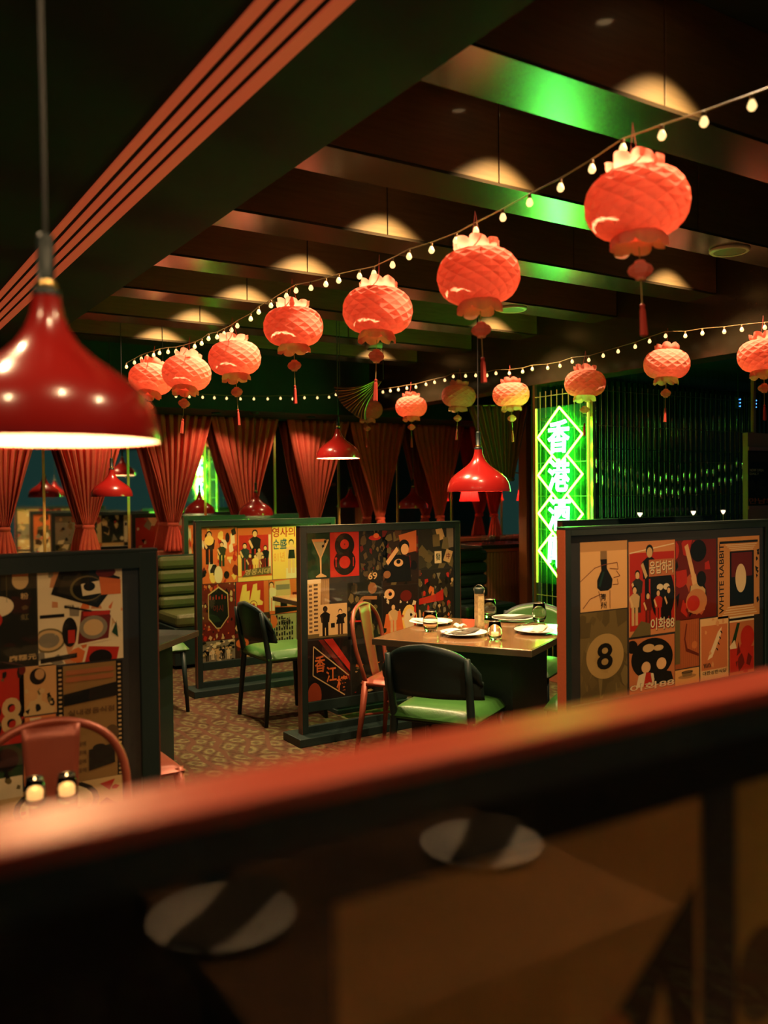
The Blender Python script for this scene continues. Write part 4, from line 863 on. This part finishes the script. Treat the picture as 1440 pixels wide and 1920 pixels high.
def swag(loc, w, h, label, seed):
    t = thing('fabric_swag', label, 'swag', loc, YAW * -1, 'gold striped ceiling swags')
    f = lambda u, v: (w * .5 - (.05 + (w * .95) * v) * math.cos(math.radians(8 + 62 * u)) - .05 * math.sin(math.pi * v) * u, -.09 * math.sin(math.pi * v) + .012 * math.sin(u * 44), h * .9 - (.02 + h * 1.45 * v) * math.sin(math.radians(8 + 62 * u)) - .04 * math.sin(math.pi * v))
    MB().grid(f, 60, 16).build('cloth', M('swag_cloth', (.05, .035, .02), .5), t, smooth=True, solid=.004)
    for k in range(14):
        u = (k + .5) / 14
        MB().tube([Vector(f(u, j / 12)) + Vector((0, -.012, 0)) for j in range(13)], .0045, 6).build('braid', GOLD, t, smooth=True)
    MB().tube([(w * .5, 0, h * .9), (w * .5, 0, ZC - loc[2])], .003, 6).build('hanging_cord', CORDM, t)
    MB().tube([(-w * .45, 0, h * .5), (-w * .45, 0, ZC - loc[2])], .003, 6).build('hanging_cord', CORDM, t)
swag((*cw(-.025 * 7.0, 7.0), 2.20), .36, .22, 'dark swag with gold stripes hanging at the far centre of the ceiling', 1)
swag((*cw(-.272 * 6.9, 6.9), 2.26), .34, .2, 'dark swag with gold stripes behind the lanterns at the left', 2)
t = thing('gathered_drape', 'brown sheer drape gathered beside the wooden column', 'drape', (*cw(.13 * 9.0, 9.0), 1.62), -YAW)
MB().grid(lambda u, v: ((u - .5) * (.62 - .42 * v) + .05 * v, .03 * math.sin(u * 50) * (1 - .4 * v), .76 * (1 - v)), 90, 14).build('cloth', M('sheer_brown', (.30, .14, .05), .5), t, smooth=True, solid=.003)
MB().tube([(-.33, 0, .762), (.33, 0, .762)], .008, 8).build('rod', BRASS, t)
MB().lathe([(.10, -.01), (.115, .01), (.10, .03)], 20, (.05, 0, .0)).build('tieback', M('sheer_brown'), t, smooth=True)
for sx in (-.3, .3): MB().tube([(sx, 0, .765), (sx, 0, ZC - 1.62)], .003, 6).build('hanging_cord', CORDM, t)

# shiny drops added behind the wire grid to give a sagging line of glints: too many and too fine to count
bc = MB()
for k in range(27):
    u = k / 26; px_ = 1118 + 285 * u; p = onY(px_, 866 + 26 * math.sin(math.pi * min(1, u * 1.05)) ** 1.5 + 3 * (k % 3), 5.32)
    bc.tube([(p.x, p.y, p.z + .05), (p.x, p.y, 2.62)], .0012, 4)
    for j in range(2): bc.lathe([(.001, .05), (.009, .035), (.012, .0), (.008, -.045), (.001, -.055)], 8, (p.x + .004 * j, p.y, p.z - .13 * j))
bc = bc.build('glint_drops', M('glint_metal', (.85, .72, .5), .12, 1.), smooth=True); bc['kind'] = 'stuff'
tag(bc, 'sagging line of shiny drops added for glints behind the long wire grid', 'bead curtain')

# counter behind the wire grid with slim glowing lamps, framed notice, blue lights
t = thing('bar_counter', 'black counter behind the long wire grid', 'counter', (5.35, 5.05, 0))
MB().box(0, 2.6, 0, .45, 0, 1.13).build('carcass', BLACK, t)
MB().box(-.03, 2.63, -.03, .48, 1.13, 1.17).build('counter_top', BLACK, t, bevel=.006)
for px, lab in ((1200, 'slim glowing lamp nearest the neon sign on the black counter'), (1300, 'slim glowing lamp in the middle of the black counter'), (1356, 'slim glowing lamp nearest the right edge on the black counter')):
    p = onY(px, 965, 5.2)
    t = thing('stick_lamp', lab, 'lamp', (p.x, 5.2, 1.17), 0, 'slim lamps on the black counter')
    MB().lathe([(.001, 0), (.035, 0), (.034, .008), (.006, .014), (.005, .11)], 18).build('stem', BRASS, t, smooth=True)
    MB().lathe([(.005, .108), (.022, .135), (.024, .142), (.001, .143)], 18).build('glow_head', M('lamp_head', (1, .8, .6), .4, emit=(1, .75, .5), es=7 if px > 1250 else 1.2), t, smooth=True)
p0_, p1_ = onY(1402, 835, 4.62), onY(1440, 980, 4.62)
t = thing('notice_board', 'brown board with black notice at the right edge', 'notice', (p0_.x, 4.62, 0))
MB().box(0, .62, 0, .05, 0, 1.98).build('board', M('board_wood', (.42, .16, .07), .45, noise=.2, nscale=6, stretch=(16, 16, 1)), t, bevel=.004)
zt_, zb_ = onY(1420, 845, 4.62).z, onY(1420, 948, 4.62).z
po = Poster(.005, .50, zb_, zt_, (18, 20, 18)); po.text('NOW OPEN', .04, .62, .42, .67, CREAM).text('DAILY', .04, .56, .30, .60, CREAM).text('만남의', .02, .03, .70, .14, ORANGE).scatter(81, ((50, 46, 36), (34, 32, 26)), 14, box=(.1, .2, .9, .5), size=(.05, .12))
po.rect(.05, .8, .9, .97, (54, 44, 32)); po.build(t, -.001)
MB().box(0, .62, -.012, 0, zt_, zt_ + .03).build('frame_rail', EDGE, t); MB().box(0, .62, -.012, 0, zb_ - .03, zb_).build('frame_rail', EDGE, t)
for px, py, lab in ((1385, 755, 'left blue light at the upper right'), (1415, 757, 'right blue light at the upper right')):
    p = onY(px, py, 4.95)
    t = thing('blue_light', 'small ' + lab, 'light', p, 0, 'small blue lights')
    MB().box(-.018, .018, -.01, .02, -.05, .05).build('housing', BLACK, t)
    for k in range(3): MB().lathe([(.001, -.006), (.006, -.004), (.007, 0)], 10).build('led', M('blue_led', (.1, .3, 1), .4, emit=(.05, .25, 1), es=6), t, (0, -.012, -.03 + .03 * k))
    MB().tube([(0, .005, .05), (0, .005, 2.62 - p.z)], .006, 6).build('stalk', BLACK, t)

# the sign hangs on the grid, and the far lantern on the second string
MB().box(.036, .104, pr + .05, pr + .07, zt - .1, zt - .08).build('bracket', BRASS, sg)
MB().box(.036, .104, pl - .07, pl - .05, zt - .1, zt - .08).build('bracket', BRASS, sg)
bpy.data.objects.remove(_to)
